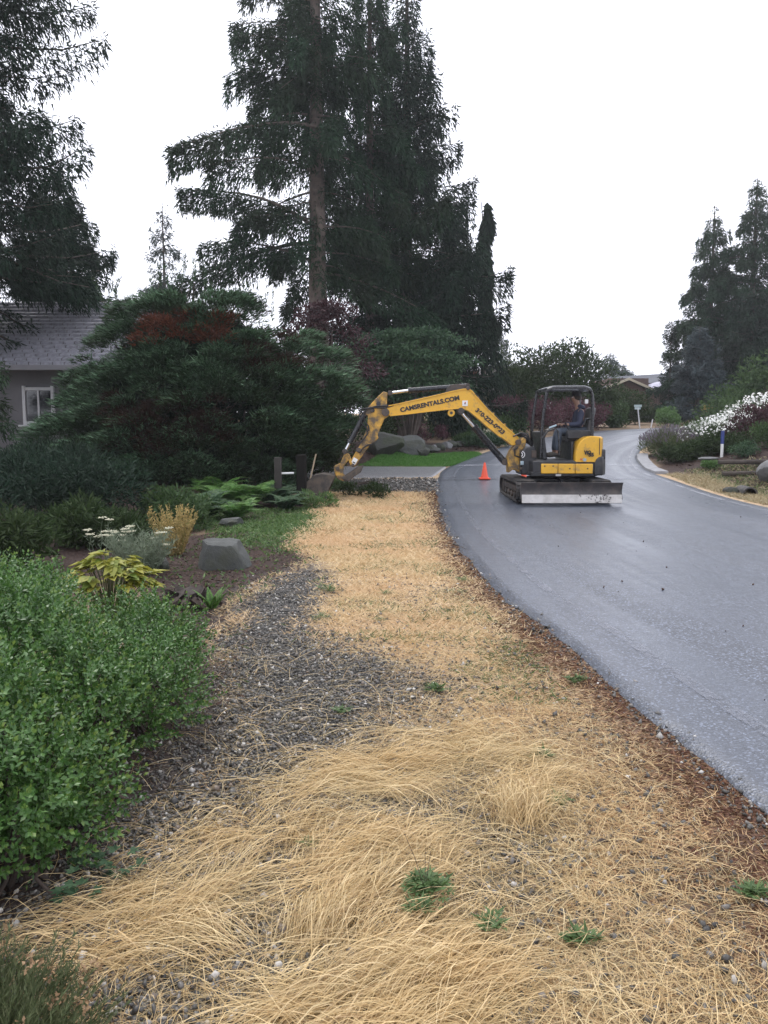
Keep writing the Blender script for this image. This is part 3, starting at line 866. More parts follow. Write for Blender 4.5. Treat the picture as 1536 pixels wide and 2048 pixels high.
turf(rng(31), 52000, -1.9, 1.7, 1.4, 6.0, keyS, lambda y: .045 + 0 * y, lambda y: .0016 + .0004 * y, MAT['straw_short'], 'dry_turf', up=.35)
turf(rng(32), 70000, -1.9, 1.5, 6.0, 19.5, keyS, lambda y: .05 + .0022 * y, lambda y: .0022 + .0006 * y, MAT['straw_far'], 'dry_turf', up=.45)
keyG = lambda x, y: np.clip((masks(x, y)['straw'] * sstep(.05, .4, dk(x, y)) * .5 + .25 * poly_mask(x, y, GRAVEL, .3) * sstep(.45, .6, fnoise(x, y, 2.2))) , 0, 1)
turf(rng(33), 14000, -1.7, 1.7, 1.4, 8.0, keyG, lambda y: .05 + 0 * y, lambda y: .0018 + .0004 * y, MAT['straw_grey'], 'withered_grass', up=.3)
keyM = lambda x, y: masks(x, y)['moss'] * (dk(x, y) > .0)
turf(rng(34), 26000, -.4, 1.8, 1.6, 19, keyM, lambda y: .022 + .002 * y, lambda y: .005 + .0009 * y, MAT['moss_red'], 'red_moss', up=.25)
keyC = lambda x, y: np.clip(poly_mask(x, y, GREENP, .35) * (.35 + .65 * sstep(.35, .55, fnoise(x, y, 2.0))) + .05 * poly_mask(x, y, MULCH, .2), 0, 1)
keyV = lambda x, y: np.clip(masks(x, y)['straw'] * sstep(.5, .66, fnoise(x + 17, y + 5, 1.1)) * (dk(x, y) > .3), 0, 1)
turf(rng(40), 4500, -1.6, 1.5, 4.5, 18, keyV, lambda y: .05 + .002 * y, lambda y: .004 + .0007 * y, MAT['weed'], 'green_grass', up=.5)
turf(rng(42), 5000, -1.6, 1.5, 3.0, 18, lambda x, y: keyV(x + 3.1, y + 2.3), lambda y: .045 + .002 * y, lambda y: .005 + .0007 * y, MAT['moss_red'], 'red_moss', up=.35)
turf(rng(35), 9000, -4.2, -.3, 7, 16, keyC, lambda y: .06 + 0 * y, lambda y: .022 + 0 * y, MAT['cover'], 'ground_cover', up=.8)
turf(rng(36), 26000, -.9, 3.5, 23.9, 28.5, lambda x, y: poly_mask(x, y, LAWN, .06), lambda y: .07 + 0 * y, lambda y: .014 + 0 * y, MAT['lawn'], 'lawn_grass', .03, 1.2)
# dry verge beyond the road
keyR = lambda x, y: (1 - sstep(21.6, 22.8, y)) * sstep(.12, .3, x - right_x(y)) * (1 - sstep(1.0, 1.7, x - right_x(y) + .5 * (fnoise(x, y, 1.1) - .5)))
turf(rng(37), 22000, 7.6, 10.5, 12, 27, keyR, lambda y: .09 + 0 * y, lambda y: .015 + 0 * y, MAT['straw_grey'], 'dry_turf', up=.5)
keyR2 = lambda x, y: sstep(.8, 1.4, x - right_x(y)) * (1 - sstep(2.2, 3.4, x - right_x(y))) * .8
turf(rng(38), 9000, 8, 12, 13, 23, keyR2, lambda y: .12 + 0 * y, lambda y: .018 + 0 * y, [MAT['straw_grey']], 'withered_grass', up=.7)
turf(rng(39), 6000, 8, 13, 13, 23, keyR2, lambda y: .12 + 0 * y, lambda y: .018 + 0 * y, [MAT['cover']], 'ground_cover', up=.7)

# crumbs of dirt on the asphalt
r = rng(41); n = 110
Pd = np.stack([r.uniform(1.9, 7.0, n), 3.2 * (15 / 3.2) ** r.random(n)], 1)
V, F = pebbles(r, Pd, np.exp(r.normal(math.log(.008), .5, n)).clip(.004, .018))
V[:, 2] += .035
props(mesh_np('dirt_crumbs', V, F, MAT['mulch']), kind='stuff')

# ------------------------------------------------------------------ houses
MAT['wall_grey'] = M('wall_grey', (.17, .165, .175), .7, var=.1, scale=2)
MAT['roof_grey'] = M('roof_grey', (.19, .19, .215), .6, var=.3, scale=9, bmp=.3, bscale=30)
MAT['roof_slate'] = M('roof_slate', (.11, .115, .13), .75, var=.15, scale=3, bmp=.3, bscale=30, spec=.2)
MAT['roof_brown'] = M('roof_brown', (.14, .12, .12), .8, var=.2, scale=3)
MAT['siding_cream'] = M('siding_cream', (.42, .38, .26), .6, var=.08, scale=2)
MAT['wood_brown'] = M('wood_brown', (.13, .085, .07), .8, var=.25, scale=3)
MAT['wood_dark'] = M('wood_dark', (.06, .045, .04), .8, var=.2)
MAT['trim_white'] = M('trim_white', (.62, .62, .63), .5, var=.05)
MAT['trim_cream'] = M('trim_cream', (.55, .50, .38), .5, var=.05)
MAT['glass'] = M('glass', (.012, .014, .018), .08, var=.1, spec=.8)
MAT['brick_red'] = M('brick_red', (.2, .08, .06), .8, var=.2)

def window(parent, x, y, z, w, h, panes=2):
    g = G()
    for dx in (-w / 2, w / 2): g.box((x + dx, y - .03, z), (.09, .10, h + .18))
    for dz in (-h / 2, h / 2): g.box((x, y - .03, z + dz), (w - .09, .10, .09))
    f = g.build('window', MAT['trim_white'], parent, bevel=.006)
    for k in range(panes):
        pw = (w - .09) / panes
        G().box((x - w / 2 + .045 + pw * (k + .5), y - .012, z), (pw - .05, .02, h - .1)).build('pane', MAT['glass'], f)
        if k: G().box((x - w / 2 + .045 + pw * k, y - .035, z), (.05, .06, h - .1)).build('mullion', MAT['trim_white'], f)
    G().box((x, y - .10, z - h / 2 - .09), (w + .3, .16, .06)).build('sill', MAT['trim_white'], f)
    return f

# grey house at the left, half hidden by the conifers
hb = thing('grey_house', 'grey house with dark tiled roof and white framed window behind the conifers', 'house', (-10.5, 24, float(H(-10.5, 24))))
g = G(); g.box((-11, 27.5, 1.7), (9.4, 7, 4.2)); g.build('wall', MAT['wall_grey'], hb)
# roof slope towards the road: rows of tiles laid one by one
e0, r0 = np.array([22.9, 3.35]), np.array([27.2, 5.75])
G().poly([[(-16.4, e0[0], e0[1] - .1), (-6.0, e0[0], e0[1] - .1), (-6.0, r0[0], r0[1] - .1), (-16.4, r0[0], r0[1] - .1)],
          [(-16.4, e0[0], e0[1] - .02), (-6.0, e0[0], e0[1] - .02), (-6.0, r0[0], r0[1] - .02), (-16.4, r0[0], r0[1] - .02)]]).build('roof', MAT['wood_dark'], hb)
G().poly([[(-16.4, r0[0] + .01, r0[1] - .1), (-6.0, r0[0] + .01, r0[1] - .1), (-6.0, 31.8, 3.3), (-16.4, 31.8, 3.3)],
          [(-16.4, r0[0] + .01, r0[1]), (-6.0, r0[0] + .01, r0[1]), (-6.0, 31.8, 3.4), (-16.4, 31.8, 3.4)]]).build('back_roof', MAT['roof_grey'], hb)
r = rng(51); tv, tf = [], []
NR, NC = 17, 31
for i in range(NR):
    p = e0 + (r0 - e0) * i / NR; q = e0 + (r0 - e0) * (i + 1.12) / NR
    for j in range(NC):
        x0 = -16.4 + 10.4 * (j + (.5 if i % 2 else 0)) / NC; x1 = x0 + 10.4 / NC - .02
        x1 = min(x1, -6.0)
        up = .085 + r.uniform(-.012, .012)
        b = len(tv)
        tv += [(x0, p[0], p[1] + up), (x1, p[0], p[1] + up), (x1, q[0], q[1] + .005), (x0, q[0], q[1] + .005), (x0, p[0], p[1] - .02), (x1, p[0], p[1] - .02)]
        tf += [(b, b + 1, b + 2, b + 3), (b + 4, b + 5, b + 1, b)]
props(mesh_np('roof_tiles', tv, tf, MAT['roof_grey'], hb), kind='stuff')
G().box((-11.2, e0[0] - .06, e0[1] - .06), (10.4, .10, .16)).build('gutter', MAT['wall_grey'], hb, bevel=.02)
window(hb, -10.25, 23.99, 2.25, .85, 1.0)
window(hb, -12.6, 23.99, 2.25, 1.1, 1.0)

# cream sided house between the shrubs, mid distance
z0 = float(H(5.2, 42))
hm = thing('cream_house', 'low cream house wall of horizontal siding glimpsed under the boom', 'house', (5.2, 42, z0))
G().box((3.85, 43.6, z0 + .95), (3.0, 5, 2.3)).build('wall', MAT['siding_cream'], hm)
v, f = [], []
for i in range(15):
    za = z0 + .05 + i * .145; b = len(v)
    v += [(2.36, 41.07, za), (5.35, 41.07, za), (5.35, 41.085, za + .14), (2.36, 41.085, za + .14), (2.36, 41.098, za), (5.35, 41.098, za)]
    f += [(b, b + 1, b + 2, b + 3), (b + 4, b + 5, b + 1, b)]
props(mesh_np('siding', v, f, MAT['siding_cream'], hm), kind='stuff')
G().box((2.33, 41.06, z0 + 1.05), (.12, .1, 2.1)).build('corner_board', MAT['trim_cream'], hm)
G().poly([[(1.9, 40.4, z0 + 2.12), (5.8, 40.4, z0 + 1.9), (5.8, 43.6, z0 + 2.3), (1.9, 43.6, z0 + 2.5)], [(1.9, 40.4, z0 + 2.26), (5.8, 40.4, z0 + 2.04), (5.8, 43.6, z0 + 2.45), (1.9, 43.6, z0 + 2.65)]]).build('roof', MAT['roof_brown'], hm)

# house behind the round shrub: only its roof shows
z0 = float(H(9, 62))
HQ = -1.6
hq = thing('brown_house', 'brown roofed house rising behind the round green tree', 'house', (9 + HQ, 62, z0))
G().box((10 + HQ, 65, z0 + 1.6), (8, 7, 3.2)).build('wall', MAT['wood_brown'], hq)
G().poly([[(4.6, 61, z0 + 2.2), (13, 61, z0 + 2.2), (12, 65, z0 + 4.1), (8.0, 65, z0 + 4.1)], [(4.6, 61, z0 + 2.35), (13, 61, z0 + 2.35), (12, 65, z0 + 4.25), (8.0, 65, z0 + 4.25)]]).build('roof', MAT['roof_brown'], hq)
G().box((7.0, 63.3, z0 + 2.9), (.7, .7, 1.8)).build('chimney', MAT['brick_red'], hq)

# house with a deck on the rise at the right
Y = 62; z0 = float(H(19, Y))
hd = thing('deck_house', 'brown gabled house with grey roof and raised timber deck, top of the road', 'house', (19, Y, z0))
G().box((18.9, Y + 3.4, z0 + 1.6), (3.0, 6, 3.2)).build('wall', MAT['wood_brown'], hd)
gp_ = [(16.9, z0 + 2.35), (18.7, z0 + 3.05), (20.9, z0 + 2.1)]
G().poly([[(17.0, Y + .3, z0 + 2.2), (20.4, Y + .3, z0 + 2.2), (18.7, Y + .3, z0 + 2.95)], [(17.0, Y + 5, z0 + 2.2), (20.4, Y + 5, z0 + 2.2), (18.7, Y + 5, z0 + 2.95)]]).build('gable', MAT['wood_brown'], hd)
for a, b, nm in ((gp_[0], gp_[1], 'roof'), (gp_[1], gp_[2], 'roof')):
    G().poly([[(a[0], Y - .2, a[1]), (b[0], Y - .2, b[1]), (b[0], Y - .2, b[1] + .13), (a[0], Y - .2, a[1] + .13)],
              [(a[0], Y + 6, a[1]), (b[0], Y + 6, b[1]), (b[0], Y + 6, b[1] + .13), (a[0], Y + 6, a[1] + .13)]]).build(nm, MAT['roof_slate'], hd)
    G().poly([[(a[0], Y - .30, a[1] - .03), (b[0], Y - .30, b[1] - .03), (b[0], Y - .30, b[1] + .16), (a[0], Y - .30, a[1] + .16)],
              [(a[0], Y - .2, a[1] - .03), (b[0], Y - .2, b[1] - .03), (b[0], Y - .2, b[1] + .16), (a[0], Y - .2, a[1] + .16)]]).build('fascia', MAT['trim_cream'], hd)
G().poly([[(17.2, Y + 5.0, z0 + 2.6), (26, Y + 2.5, z0 + 2.55), (26, Y + 7, z0 + 4.0), (17.6, Y + 7, z0 + 3.5)], [(17.2, Y + 5.0, z0 + 2.72), (26, Y + 2.5, z0 + 2.67), (26, Y + 7, z0 + 4.12), (17.6, Y + 7, z0 + 3.62)]]).build('main_roof', MAT['roof_slate'], hd)
G().box((23.2, Y + 5.2, z0 + 1.5), (5.5, 4, 3)).build('rear_wall', MAT['wood_dark'], hd)
dz = z0 + .95
G().box((23, Y + 1.3, dz), (5.4, 3.4, .18)).build('deck', MAT['wood_brown'], hd)
G().box((23, Y - .35, dz + 1.05), (5.4, .12, .10)).build('rail', MAT['wood_brown'], hd)
G().box((23, Y - .35, dz + .18), (5.4, .08, .08)).build('rail', MAT['wood_brown'], hd)
rail = None
for k in range(34):
    o = G().box((20.4 + k * .158, Y - .35, dz + .62), (.10, .04, .78))
    if rail is None: rail = o.build('baluster', MAT['wood_brown'], hd)
    else:
        o.bm.free(); c = rail.copy(); COL.objects.link(c); c.parent = hd; c.location = (k * .158, 0, 0)
for k in range(4):
    G().box((20.45 + k * 1.7, Y - .25, (dz + z0) / 2 - .1), (.16, .16, dz - z0 + .1)).build('deck_post', MAT['wood_dark'], hd)
pu = thing('patio_umbrella', 'pale open patio umbrella above the timber deck rail', 'umbrella', (21.3, Y + .8, dz + .09))
g = G(); g.lathe((21.3, Y + .8, dz + 1.45), [(1.35, 0), (1.30, .05), (.75, .36), (.05, .56), (.01, .57)], 8); g.build('canopy', M('canvas', (.46, .45, .54), .8, var=.05), pu, smooth=False)
G().cyl((21.3, Y + .8, dz + .1), (21.3, Y + .8, dz + 1.99), .025).build('pole', MAT['trim_white'], pu)

# ------------------------------------------------------------------ big conifers
def side_a(az, q):
    # the tall fir carries its long limbs to the left
    c = np.cos(az)
    return np.where(c < 0, 1.0 - .12 * c, .62) * (.8 + .35 * np.sin(q * 47 + az)) * np.where((q < .22) & (np.sin(az) < -.2), .3, 1.0)
conifer('tallest fir with a bare lower trunk and long drooping limbs reaching left', -2.75, 34, 26, 8.2, MAT['fir'], 72000, 101, zc=6.2, nb=150, L=.32, W=.075, hang=.95,
        trunk_r=.46, a0=.4, a1=.10, sag=-.42, tipup=.05, prof=1.12, fan=.16, side=side_a, name='fir_tree', bark=MAT['bark_pale'], group='tall conifers beyond the driveway')
conifer('second tall fir with a slim bare trunk, just right of the tallest fir', -.62, 36.5, 23.5, 4.4, MAT['fir'], 34000, 102, zc=6.5, nb=90, L=.32, W=.075, hang=.7,
        trunk_r=.26, a0=.35, a1=-.05, sag=-.35, tipup=.1, prof=1.05, fan=.24, side=lambda a, q: np.where(np.cos(a) < 0, .75, 1.0), name='fir_tree', bark=MAT['bark'], group='tall conifers beyond the driveway')
conifer('dense dark spruce with curtains of hanging twigs down to the shrubs', 1.05, 38.5, 21.5, 5.9, MAT['fir_deep'], 84000, 103, zc=1.6, nb=150, L=.34, W=.085, hang=1.1,
        trunk_r=.4, a0=.45, a1=-.12, sag=-.30, tipup=.28, prof=.98, fan=.30, name='spruce_tree', group='tall conifers beyond the driveway')
conifer('pointed fir showing its tip beside the dense dark spruce', 3.6, 42.5, 12.4, 2.1, MAT['fir_deep'], 16000, 104, zc=1.5, nb=90, L=.3, W=.08, hang=.3, trunk_r=.16, prof=.8, name='fir_tree')
def weeping(label, x, y, h, seed):
    r = rng(seed); z0 = float(H(x, y))
    t = thing('weeping_spruce', label, 'tree', (x, y, z0))
    zs = np.linspace(0, h, 30); q = zs / h
    tx = x + .28 * np.sin(q * 3.1) - .1; ty = y + 0 * q
    n = 8500
    u = r.random(n) ** .9; zz = u * h
    rad = np.interp(u, [0, .25, .4, .55, .75, .86, .93, 1], [2.5, 1.8, .9, .62, .30, .36, .22, .05]) * (.45 + 1.0 * vnoise(u * 14, u * 0 + seed, 1))
    a = r.uniform(0, 2 * PI, n); rr = rad * r.random(n) ** .5
    P = np.stack([np.interp(zz, zs, tx) + rr * np.cos(a) + .3 * sstep(.8, .95, u), y + rr * np.sin(a), z0 + zz - .25 * rr], 1)
    D = np.stack([np.cos(a) * .35, np.sin(a) * .35, -1 + 0 * a], 1) + r.normal(size=(n, 3)) * .25
    mesh_np('crown', *leaf_tris(P, D, r.normal(size=(n, 3)), r.uniform(.2, .5, n), .075), MAT['fir_deep'], t)
    V, F = tubes(np.stack([tx, ty, z0 + zs], 1)[None], (.14 * (1 - q) + .02)[None], 8)
    mesh_np('trunk', V, F, MAT['bark'], t, smooth=True)
weeping('narrow weeping spruce with a crooked drooping tip', 4.95, 41.3, 11.4, 105)

conifer('towering dark conifer at the edge of the garden, sweeping branches above the house roof', -12.6, 23.0, 20, 5.2, MAT['fir_deep'], 110000, 111, zc=4.6, nb=260, L=.27, W=.06, hang=.5,
        trunk_r=.38, a0=.5, a1=-.05, sag=-.28, tipup=.25, prof=.42, fan=.27, name='fir_tree', side=lambda a, q: .95 + .25 * np.sin(q * 61))
conifer('shorter dark fir standing in front of the grey house roof', -12.0, 30.5, 10.0, 2.5, MAT['fir_deep'], 30000, 112, zc=4.0, nb=110, L=.28, W=.07, hang=.4, trunk_r=.2, prof=.62, name='fir_tree')
conifer('low leafy conifer boughs hanging in front of the house wall', -10.7, 19.5, 5.0, 2.3, MAT['yew'], 16000, 113, zc=.4, nb=70, L=.2, W=.05, hang=.35, trunk_r=.14, prof=.6, name='hemlock_tree')
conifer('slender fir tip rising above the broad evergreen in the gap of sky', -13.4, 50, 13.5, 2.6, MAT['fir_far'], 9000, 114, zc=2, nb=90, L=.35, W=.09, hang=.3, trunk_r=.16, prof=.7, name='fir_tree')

# right of the road
conifer('tallest conifer right of the road', 25.2, 56, 16.6, 5.4, MAT['fir'], 56000, 121, zc=1.4, nb=170, L=.36, W=.09, hang=.4, trunk_r=.3, prof=.88, fan=.30, name='fir_tree', group='conifers right of the road')
conifer('slimmer conifer on the sky side of the group right of the road', 22.6, 56.5, 15.0, 4.4, MAT['fir'], 42000, 122, zc=1.6, nb=130, L=.36, W=.09, hang=.4, trunk_r=.24, prof=.92, fan=.30, name='fir_tree', group='conifers right of the road')
conifer('dark conifer cut by the right border of the photo', 29.4, 55, 15.0, 5.2, MAT['fir_deep'], 46000, 123, zc=.8, nb=150, L=.36, W=.095, hang=.6, trunk_r=.3, prof=.85, fan=.3, name='fir_tree', group='conifers right of the road')
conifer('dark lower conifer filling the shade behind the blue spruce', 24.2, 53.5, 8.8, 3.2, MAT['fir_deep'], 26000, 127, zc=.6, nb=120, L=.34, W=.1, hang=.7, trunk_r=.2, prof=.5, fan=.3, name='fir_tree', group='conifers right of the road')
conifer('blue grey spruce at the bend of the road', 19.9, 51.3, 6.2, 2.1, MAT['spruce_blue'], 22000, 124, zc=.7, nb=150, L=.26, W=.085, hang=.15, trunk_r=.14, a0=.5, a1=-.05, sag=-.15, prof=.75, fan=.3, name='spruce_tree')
conifer('thin columnar conifer beside the blue grey spruce', 20.3, 57.5, 7.0, .75, MAT['fir_deep'], 4000, 125, zc=.6, nb=90, L=.3, W=.08, hang=.1, a0=1.2, a1=.9, trunk_r=.1, prof=.4, name='cypress_tree')
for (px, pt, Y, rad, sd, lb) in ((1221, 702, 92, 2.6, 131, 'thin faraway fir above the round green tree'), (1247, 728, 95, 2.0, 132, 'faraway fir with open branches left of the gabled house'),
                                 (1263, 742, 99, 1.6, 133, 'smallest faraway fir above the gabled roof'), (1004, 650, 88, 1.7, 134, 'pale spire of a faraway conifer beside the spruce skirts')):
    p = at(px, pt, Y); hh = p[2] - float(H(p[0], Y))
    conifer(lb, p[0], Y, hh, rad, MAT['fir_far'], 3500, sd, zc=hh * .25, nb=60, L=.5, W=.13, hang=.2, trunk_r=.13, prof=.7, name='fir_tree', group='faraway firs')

# ------------------------------------------------------------------ broad evergreen at the left: tiers of upturned sprays
def broad_evergreen():
    r = rng(201); cx, cy = -4.95, 20.2; z0 = float(H(cx, cy))
    t = thing('yew_tree', 'broad spreading evergreen with patches of rust brown dead needles on top', 'tree', (cx, cy, z0))
    HT = 4.95; U = [0, .15, .35, .45, .6, .8, .93, 1]
    XL = [-9.4, -9.1, -8.0, -7.6, -7.4, -7.0, -6.4, -5.5]; XR = [-2.1, -1.5, -.75, -.6, -.95, -1.9, -2.9, -3.9]
    NP = 460
    u = r.random(NP) ** .9; u = (np.floor(u * 8) + .5 + r.normal(0, .30, NP)).clip(.2, 7.9) / 8; xl, xr = np.interp(u, U, XL), np.interp(u, U, XR)
    f = r.random(NP); X = xl + (xr - xl) * (f + .0)
    sn = np.sqrt(np.clip(1 - (2 * f - 1) ** 2, .02, 1)) * 2.3 * (1 - .45 * u ** 2)
    back = r.random(NP) < .25
    q = 1 - .45 * r.random(NP) ** 2
    Yv = cy + np.where(back, 1, -1) * sn * q
    C = np.stack([X, Yv, z0 + .2 + (HT - .55) * u + .18 * np.sin(X * 3.1)], 1)
    Do = unit(np.stack([(2 * f - 1) * 1.2, np.where(back, 1, -1) * np.sqrt(np.clip(1 - (2 * f - 1) ** 2, .02, 1)), .1 + 0 * f], 1))
    pr = r.uniform(.34, .85, NP) * (1 - .35 * u)
    n = 150000
    k = r.choice(NP, n, p=pr ** 2 / (pr ** 2).sum())
    th = r.uniform(0, 2 * PI, n); q = np.sqrt(r.random(n)) * (.75 + .25 * np.sin(5 * th + k) * np.sin(3 * th + 2 * k))
    dep = r.random(n)
    off = np.stack([np.cos(th) * q, np.sin(th) * q, .16 * (1 - q * q) - .32 * q * q - .45 * dep ** 1.8], 1) * pr[k][:, None]
    P = C[k] + off + Do[k] * (pr[k] * .25)[:, None] + r.normal(size=(n, 3)) * .02
    P[:, 2] -= .12 * ((off * Do[k]).sum(1) / pr[k] + .3).clip(0) * pr[k]
    D = np.stack([np.cos(th), np.sin(th), .35 + 0 * th], 1) * .8 + Do[k] * .9 + r.normal(size=(n, 3)) * .35
    N = r.normal(size=(n, 3)) * .5 + np.array([0, 0, 1.0])
    top = (dep < .5) & (r.random(n) < .62) & (r.random(NP)[k] < .85)  # pad tops that take the painted highlight colour
    dead = (C[:, 2] > z0 + 3.45) & (C[:, 0] > -5.5) & (C[:, 0] < -3.6) & (C[:, 2] < z0 + 4.2) & (C[:, 1] < cy - .3) & (r.random(NP) < .8)
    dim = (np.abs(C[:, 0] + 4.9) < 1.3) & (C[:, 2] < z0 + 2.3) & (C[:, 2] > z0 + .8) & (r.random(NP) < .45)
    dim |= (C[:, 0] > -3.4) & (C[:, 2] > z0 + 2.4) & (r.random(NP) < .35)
    L = r.uniform(.09, .21, n); W = r.uniform(.016, .030, n)
    dk, dmk = dead[k], dim[k]
    live = ~dk & ~dmk
    s1 = live & ~top; s2 = live & top
    for nm, s, mt, lb in (('foliage', s1, MAT['yew'], None), ('highlight_foliage', s2, MAT['yew_highlight'], 'paler tips of the upper sprays, the light on them put into the colour'),
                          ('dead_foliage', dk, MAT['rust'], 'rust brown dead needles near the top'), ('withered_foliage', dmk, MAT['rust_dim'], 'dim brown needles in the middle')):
        if s.sum() > 10:
            V, F = spray_tris(P[s], D[s], N[s], L[s], W[s] * 1.25)
            V[:, 2] = np.maximum(V[:, 2], HG(V[:, 0], V[:, 1]) + .02)
            o = mesh_np(nm, V, F, mt, t)
            if lb: o['label'] = lb
    # heart of the crown: darker sprays, its shade put into the colour
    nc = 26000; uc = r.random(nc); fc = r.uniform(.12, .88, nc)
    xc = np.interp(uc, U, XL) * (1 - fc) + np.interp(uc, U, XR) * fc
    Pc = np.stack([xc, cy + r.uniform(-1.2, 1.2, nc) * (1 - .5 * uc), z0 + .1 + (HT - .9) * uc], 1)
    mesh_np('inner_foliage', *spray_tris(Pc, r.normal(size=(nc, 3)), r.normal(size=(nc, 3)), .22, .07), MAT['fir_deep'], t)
    # upright leaders against the sky
    m = 20
    lp = np.stack([r.uniform(-7.2, -2.6, m), cy + r.uniform(-1, 1, m), z0 + 0 * r.random(m)], 1)
    lp[:, 2] = z0 + np.interp(lp[:, 0], [-8, -7.2, -6.4, -5.2, -4.2, -3.2, -2.4], [3.0, 3.7, 4.5, 4.9, 4.8, 4.4, 3.7])
    nn = 60; kk = np.repeat(np.arange(m), nn); tt = r.random(m * nn); hl = r.uniform(.3, .8, m)[kk]
    aa = r.uniform(0, 2 * PI, m * nn)
    lean = r.normal(size=(m, 2)) * .25
    Pl = lp[kk] + np.stack([lean[kk, 0] * tt * hl, lean[kk, 1] * tt * hl, tt * hl], 1)
    Dl = np.stack([np.cos(aa) * .6, np.sin(aa) * .6, .8 + 0 * aa], 1)
    mesh_np('leader_shoots', *leaf_tris(Pl, Dl, r.normal(size=(m * nn, 3)), .11, .02), MAT['yew'], t)
    # trunks and limbs
    e = np.concatenate([C[r.choice(NP, 70, replace=False)] - [0, 0, .15], lp]); m = len(e)
    b = np.stack([cx + r.normal(0, .7, m), cy + r.normal(0, .3, m), np.full(m, z0 - .1)], 1)
    s = np.linspace(0, 1, 6)[None, :, None]
    pts = b[:, None] * (1 - s) + e[:, None] * s
    pts[:, 1:-1, :2] += (b[:, None, :2] - e[:, None, :2]) * .25 * np.sin(s[:, 1:-1] * PI)
    V, F = tubes(pts, np.linspace(.05, .006, 6)[None].repeat(m, 0), 4)
    mesh_np('trunk', V, F, MAT['bark'], t, smooth=True)
broad_evergreen()

# ------------------------------------------------------------------ garden trees and shrubs beyond the driveway
def layered(name, label, x, y, zc, rx, ry, rz, mat, n, L, W, seed, layers=7, catg='tree'):
    """a tree whose leaves lie in flat drooping layers"""
    r = rng(seed); z0 = float(H(x, y)); t = thing(name, label, catg, (x, y, z0))
    C, Rd = [], []
    for i in range(layers * 9):
        a = r.uniform(0, 2 * PI); h = r.uniform(-1, 1); q = math.sqrt(max(0, 1 - h * h)) * r.uniform(.45, 1.0)
        C.append((x + rx * q * math.cos(a), y + ry * q * math.sin(a), z0 + zc + rz * h)); s = r.uniform(.28, .5)
        Rd.append((rx * s, ry * s, rz * s * .32))
    C = np.array(C)
    V, F = foliage(r, C, np.array(Rd), int(n * .8), L * 1.1, W * 1.1, -.25, .6, .8)
    mesh_np('crown', V, F, mat, t)
    m = 18; e = C[r.choice(len(C), m, replace=False)]; b = np.array([x, y, z0 - .1]); s = np.linspace(0, 1, 6)[None, :, None]
    pts = b * (1 - s) + e[:, None] * s + np.sin(s * PI) * np.array([0, 0, .25])
    V, F = tubes(pts, np.linspace(.06, .008, 6)[None].repeat(m, 0), 5)
    mesh_np('trunk', V, F, MAT['bark'], t, smooth=True)
layered('maple_tree', 'purple leaved maple between the broad evergreen and the excavator arm', -1.75, 25.2, 3.0, 1.45, 1.0, 1.6, MAT['maple'], 14000, .11, .05, 211)
layered('dogwood_tree', 'green layered tree behind the raised excavator boom', .9, 29.2, 3.1, 2.35, 1.2, 1.2, MAT['green_cool'], 20000, .13, .06, 212, 10)
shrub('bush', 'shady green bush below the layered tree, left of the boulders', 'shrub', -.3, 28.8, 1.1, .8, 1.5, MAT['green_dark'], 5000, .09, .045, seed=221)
shrub('azalea', 'reddish shrub beside the cream siding', 'shrub', 1.2, 32.0, .7, .6, 1.05, MAT['barberry'], 3500, .08, .035, seed=222)
shrub('azalea', 'small red leaved shrub against the cream wall', 'shrub', 2.5, 34.5, .36, .4, .7, MAT['barberry'], 1500, .08, .035, seed=223)
shrub('bush', 'dark shrub filling the gap left of the cream wall', 'shrub', .7, 33.5, 1.5, .9, 1.5, MAT['green_dark'], 6000, .1, .05, seed=224)
shrub('juniper', 'feathery dark green juniper in front of the cream wall', 'shrub', 3.4, 31.5, .8, .7, .42, MAT['green'], 6000, .13, .03, seed=225, up=.8)
shrub('bush', 'upright blue green shrub against the siding', 'shrub', 3.85, 34.2, .3, .4, .85, MAT['green_cool'], 2200, .1, .04, seed=226, up=.9)
shrub('hydrangea', 'pale cream flowering shrub by the driveway bend', 'shrub', 4.5, 33.2, .5, .45, .55, MAT['cream'], 1300, .09, .06, seed=227)
shrub('juniper', 'low spreading juniper along the lawn bed', 'shrub', 4.0, 30.9, 1.0, .55, .5, MAT['green_cool'], 4500, .12, .03, seed=228)
shrub('bush', 'yellow green low plant at the roadside bed edge', 'shrub', 5.1, 32.9, .5, .4, .42, MAT['green_bright'], 1500, .08, .04, seed=229)
shrub('bush', 'mixed green shrub under the boom cylinder', 'shrub', 5.5, 36.2, 1.1, .8, 1.1, MAT['green'], 5000, .1, .04, seed=230)
for i, (x, y) in enumerate(((6.0, 38.0), (7.6, 39.3), (9.3, 41.2), (10.9, 43.0))):
    shrub('barberry', ['burgundy barberry bush nearest the boom foot', 'burgundy barberry bush seen through the front of the cab', 'burgundy barberry bush behind the operator', 'burgundy barberry bush behind the yellow engine cover'][i],
          'shrub', x, y, 1.25, .9, 1.75, MAT['barberry'], 7000, .10, .035, seed=240 + i, up=.9, group='burgundy barberry row behind the excavator')
shrub('round_tree', 'big round green tree behind the excavator canopy', 'tree', 9.5, 46.5, 4.0, 3.0, 5.0, MAT['green_dark'], 42000, .17, .075, k=90, rc=1.0, seed=251)
shrub('round_tree', 'lower dull green tree left of the big round tree', 'tree', 6.9, 45.0, 1.9, 1.6, 3.1, MAT['green_dark'], 14000, .15, .065, k=40, rc=.7, seed=252)
shrub('bush', 'dark tall bush just right of the canopy post', 'shrub', 12.3, 47.2, 1.3, 1.1, 2.5, MAT['green_dark'], 9000, .14, .06, seed=253)
shrub('bush', 'olive green bush left of the street sign', 'shrub', 13.2, 46.6, 1.05, .9, 1.75, MAT['green'], 8000, .12, .055, seed=254)
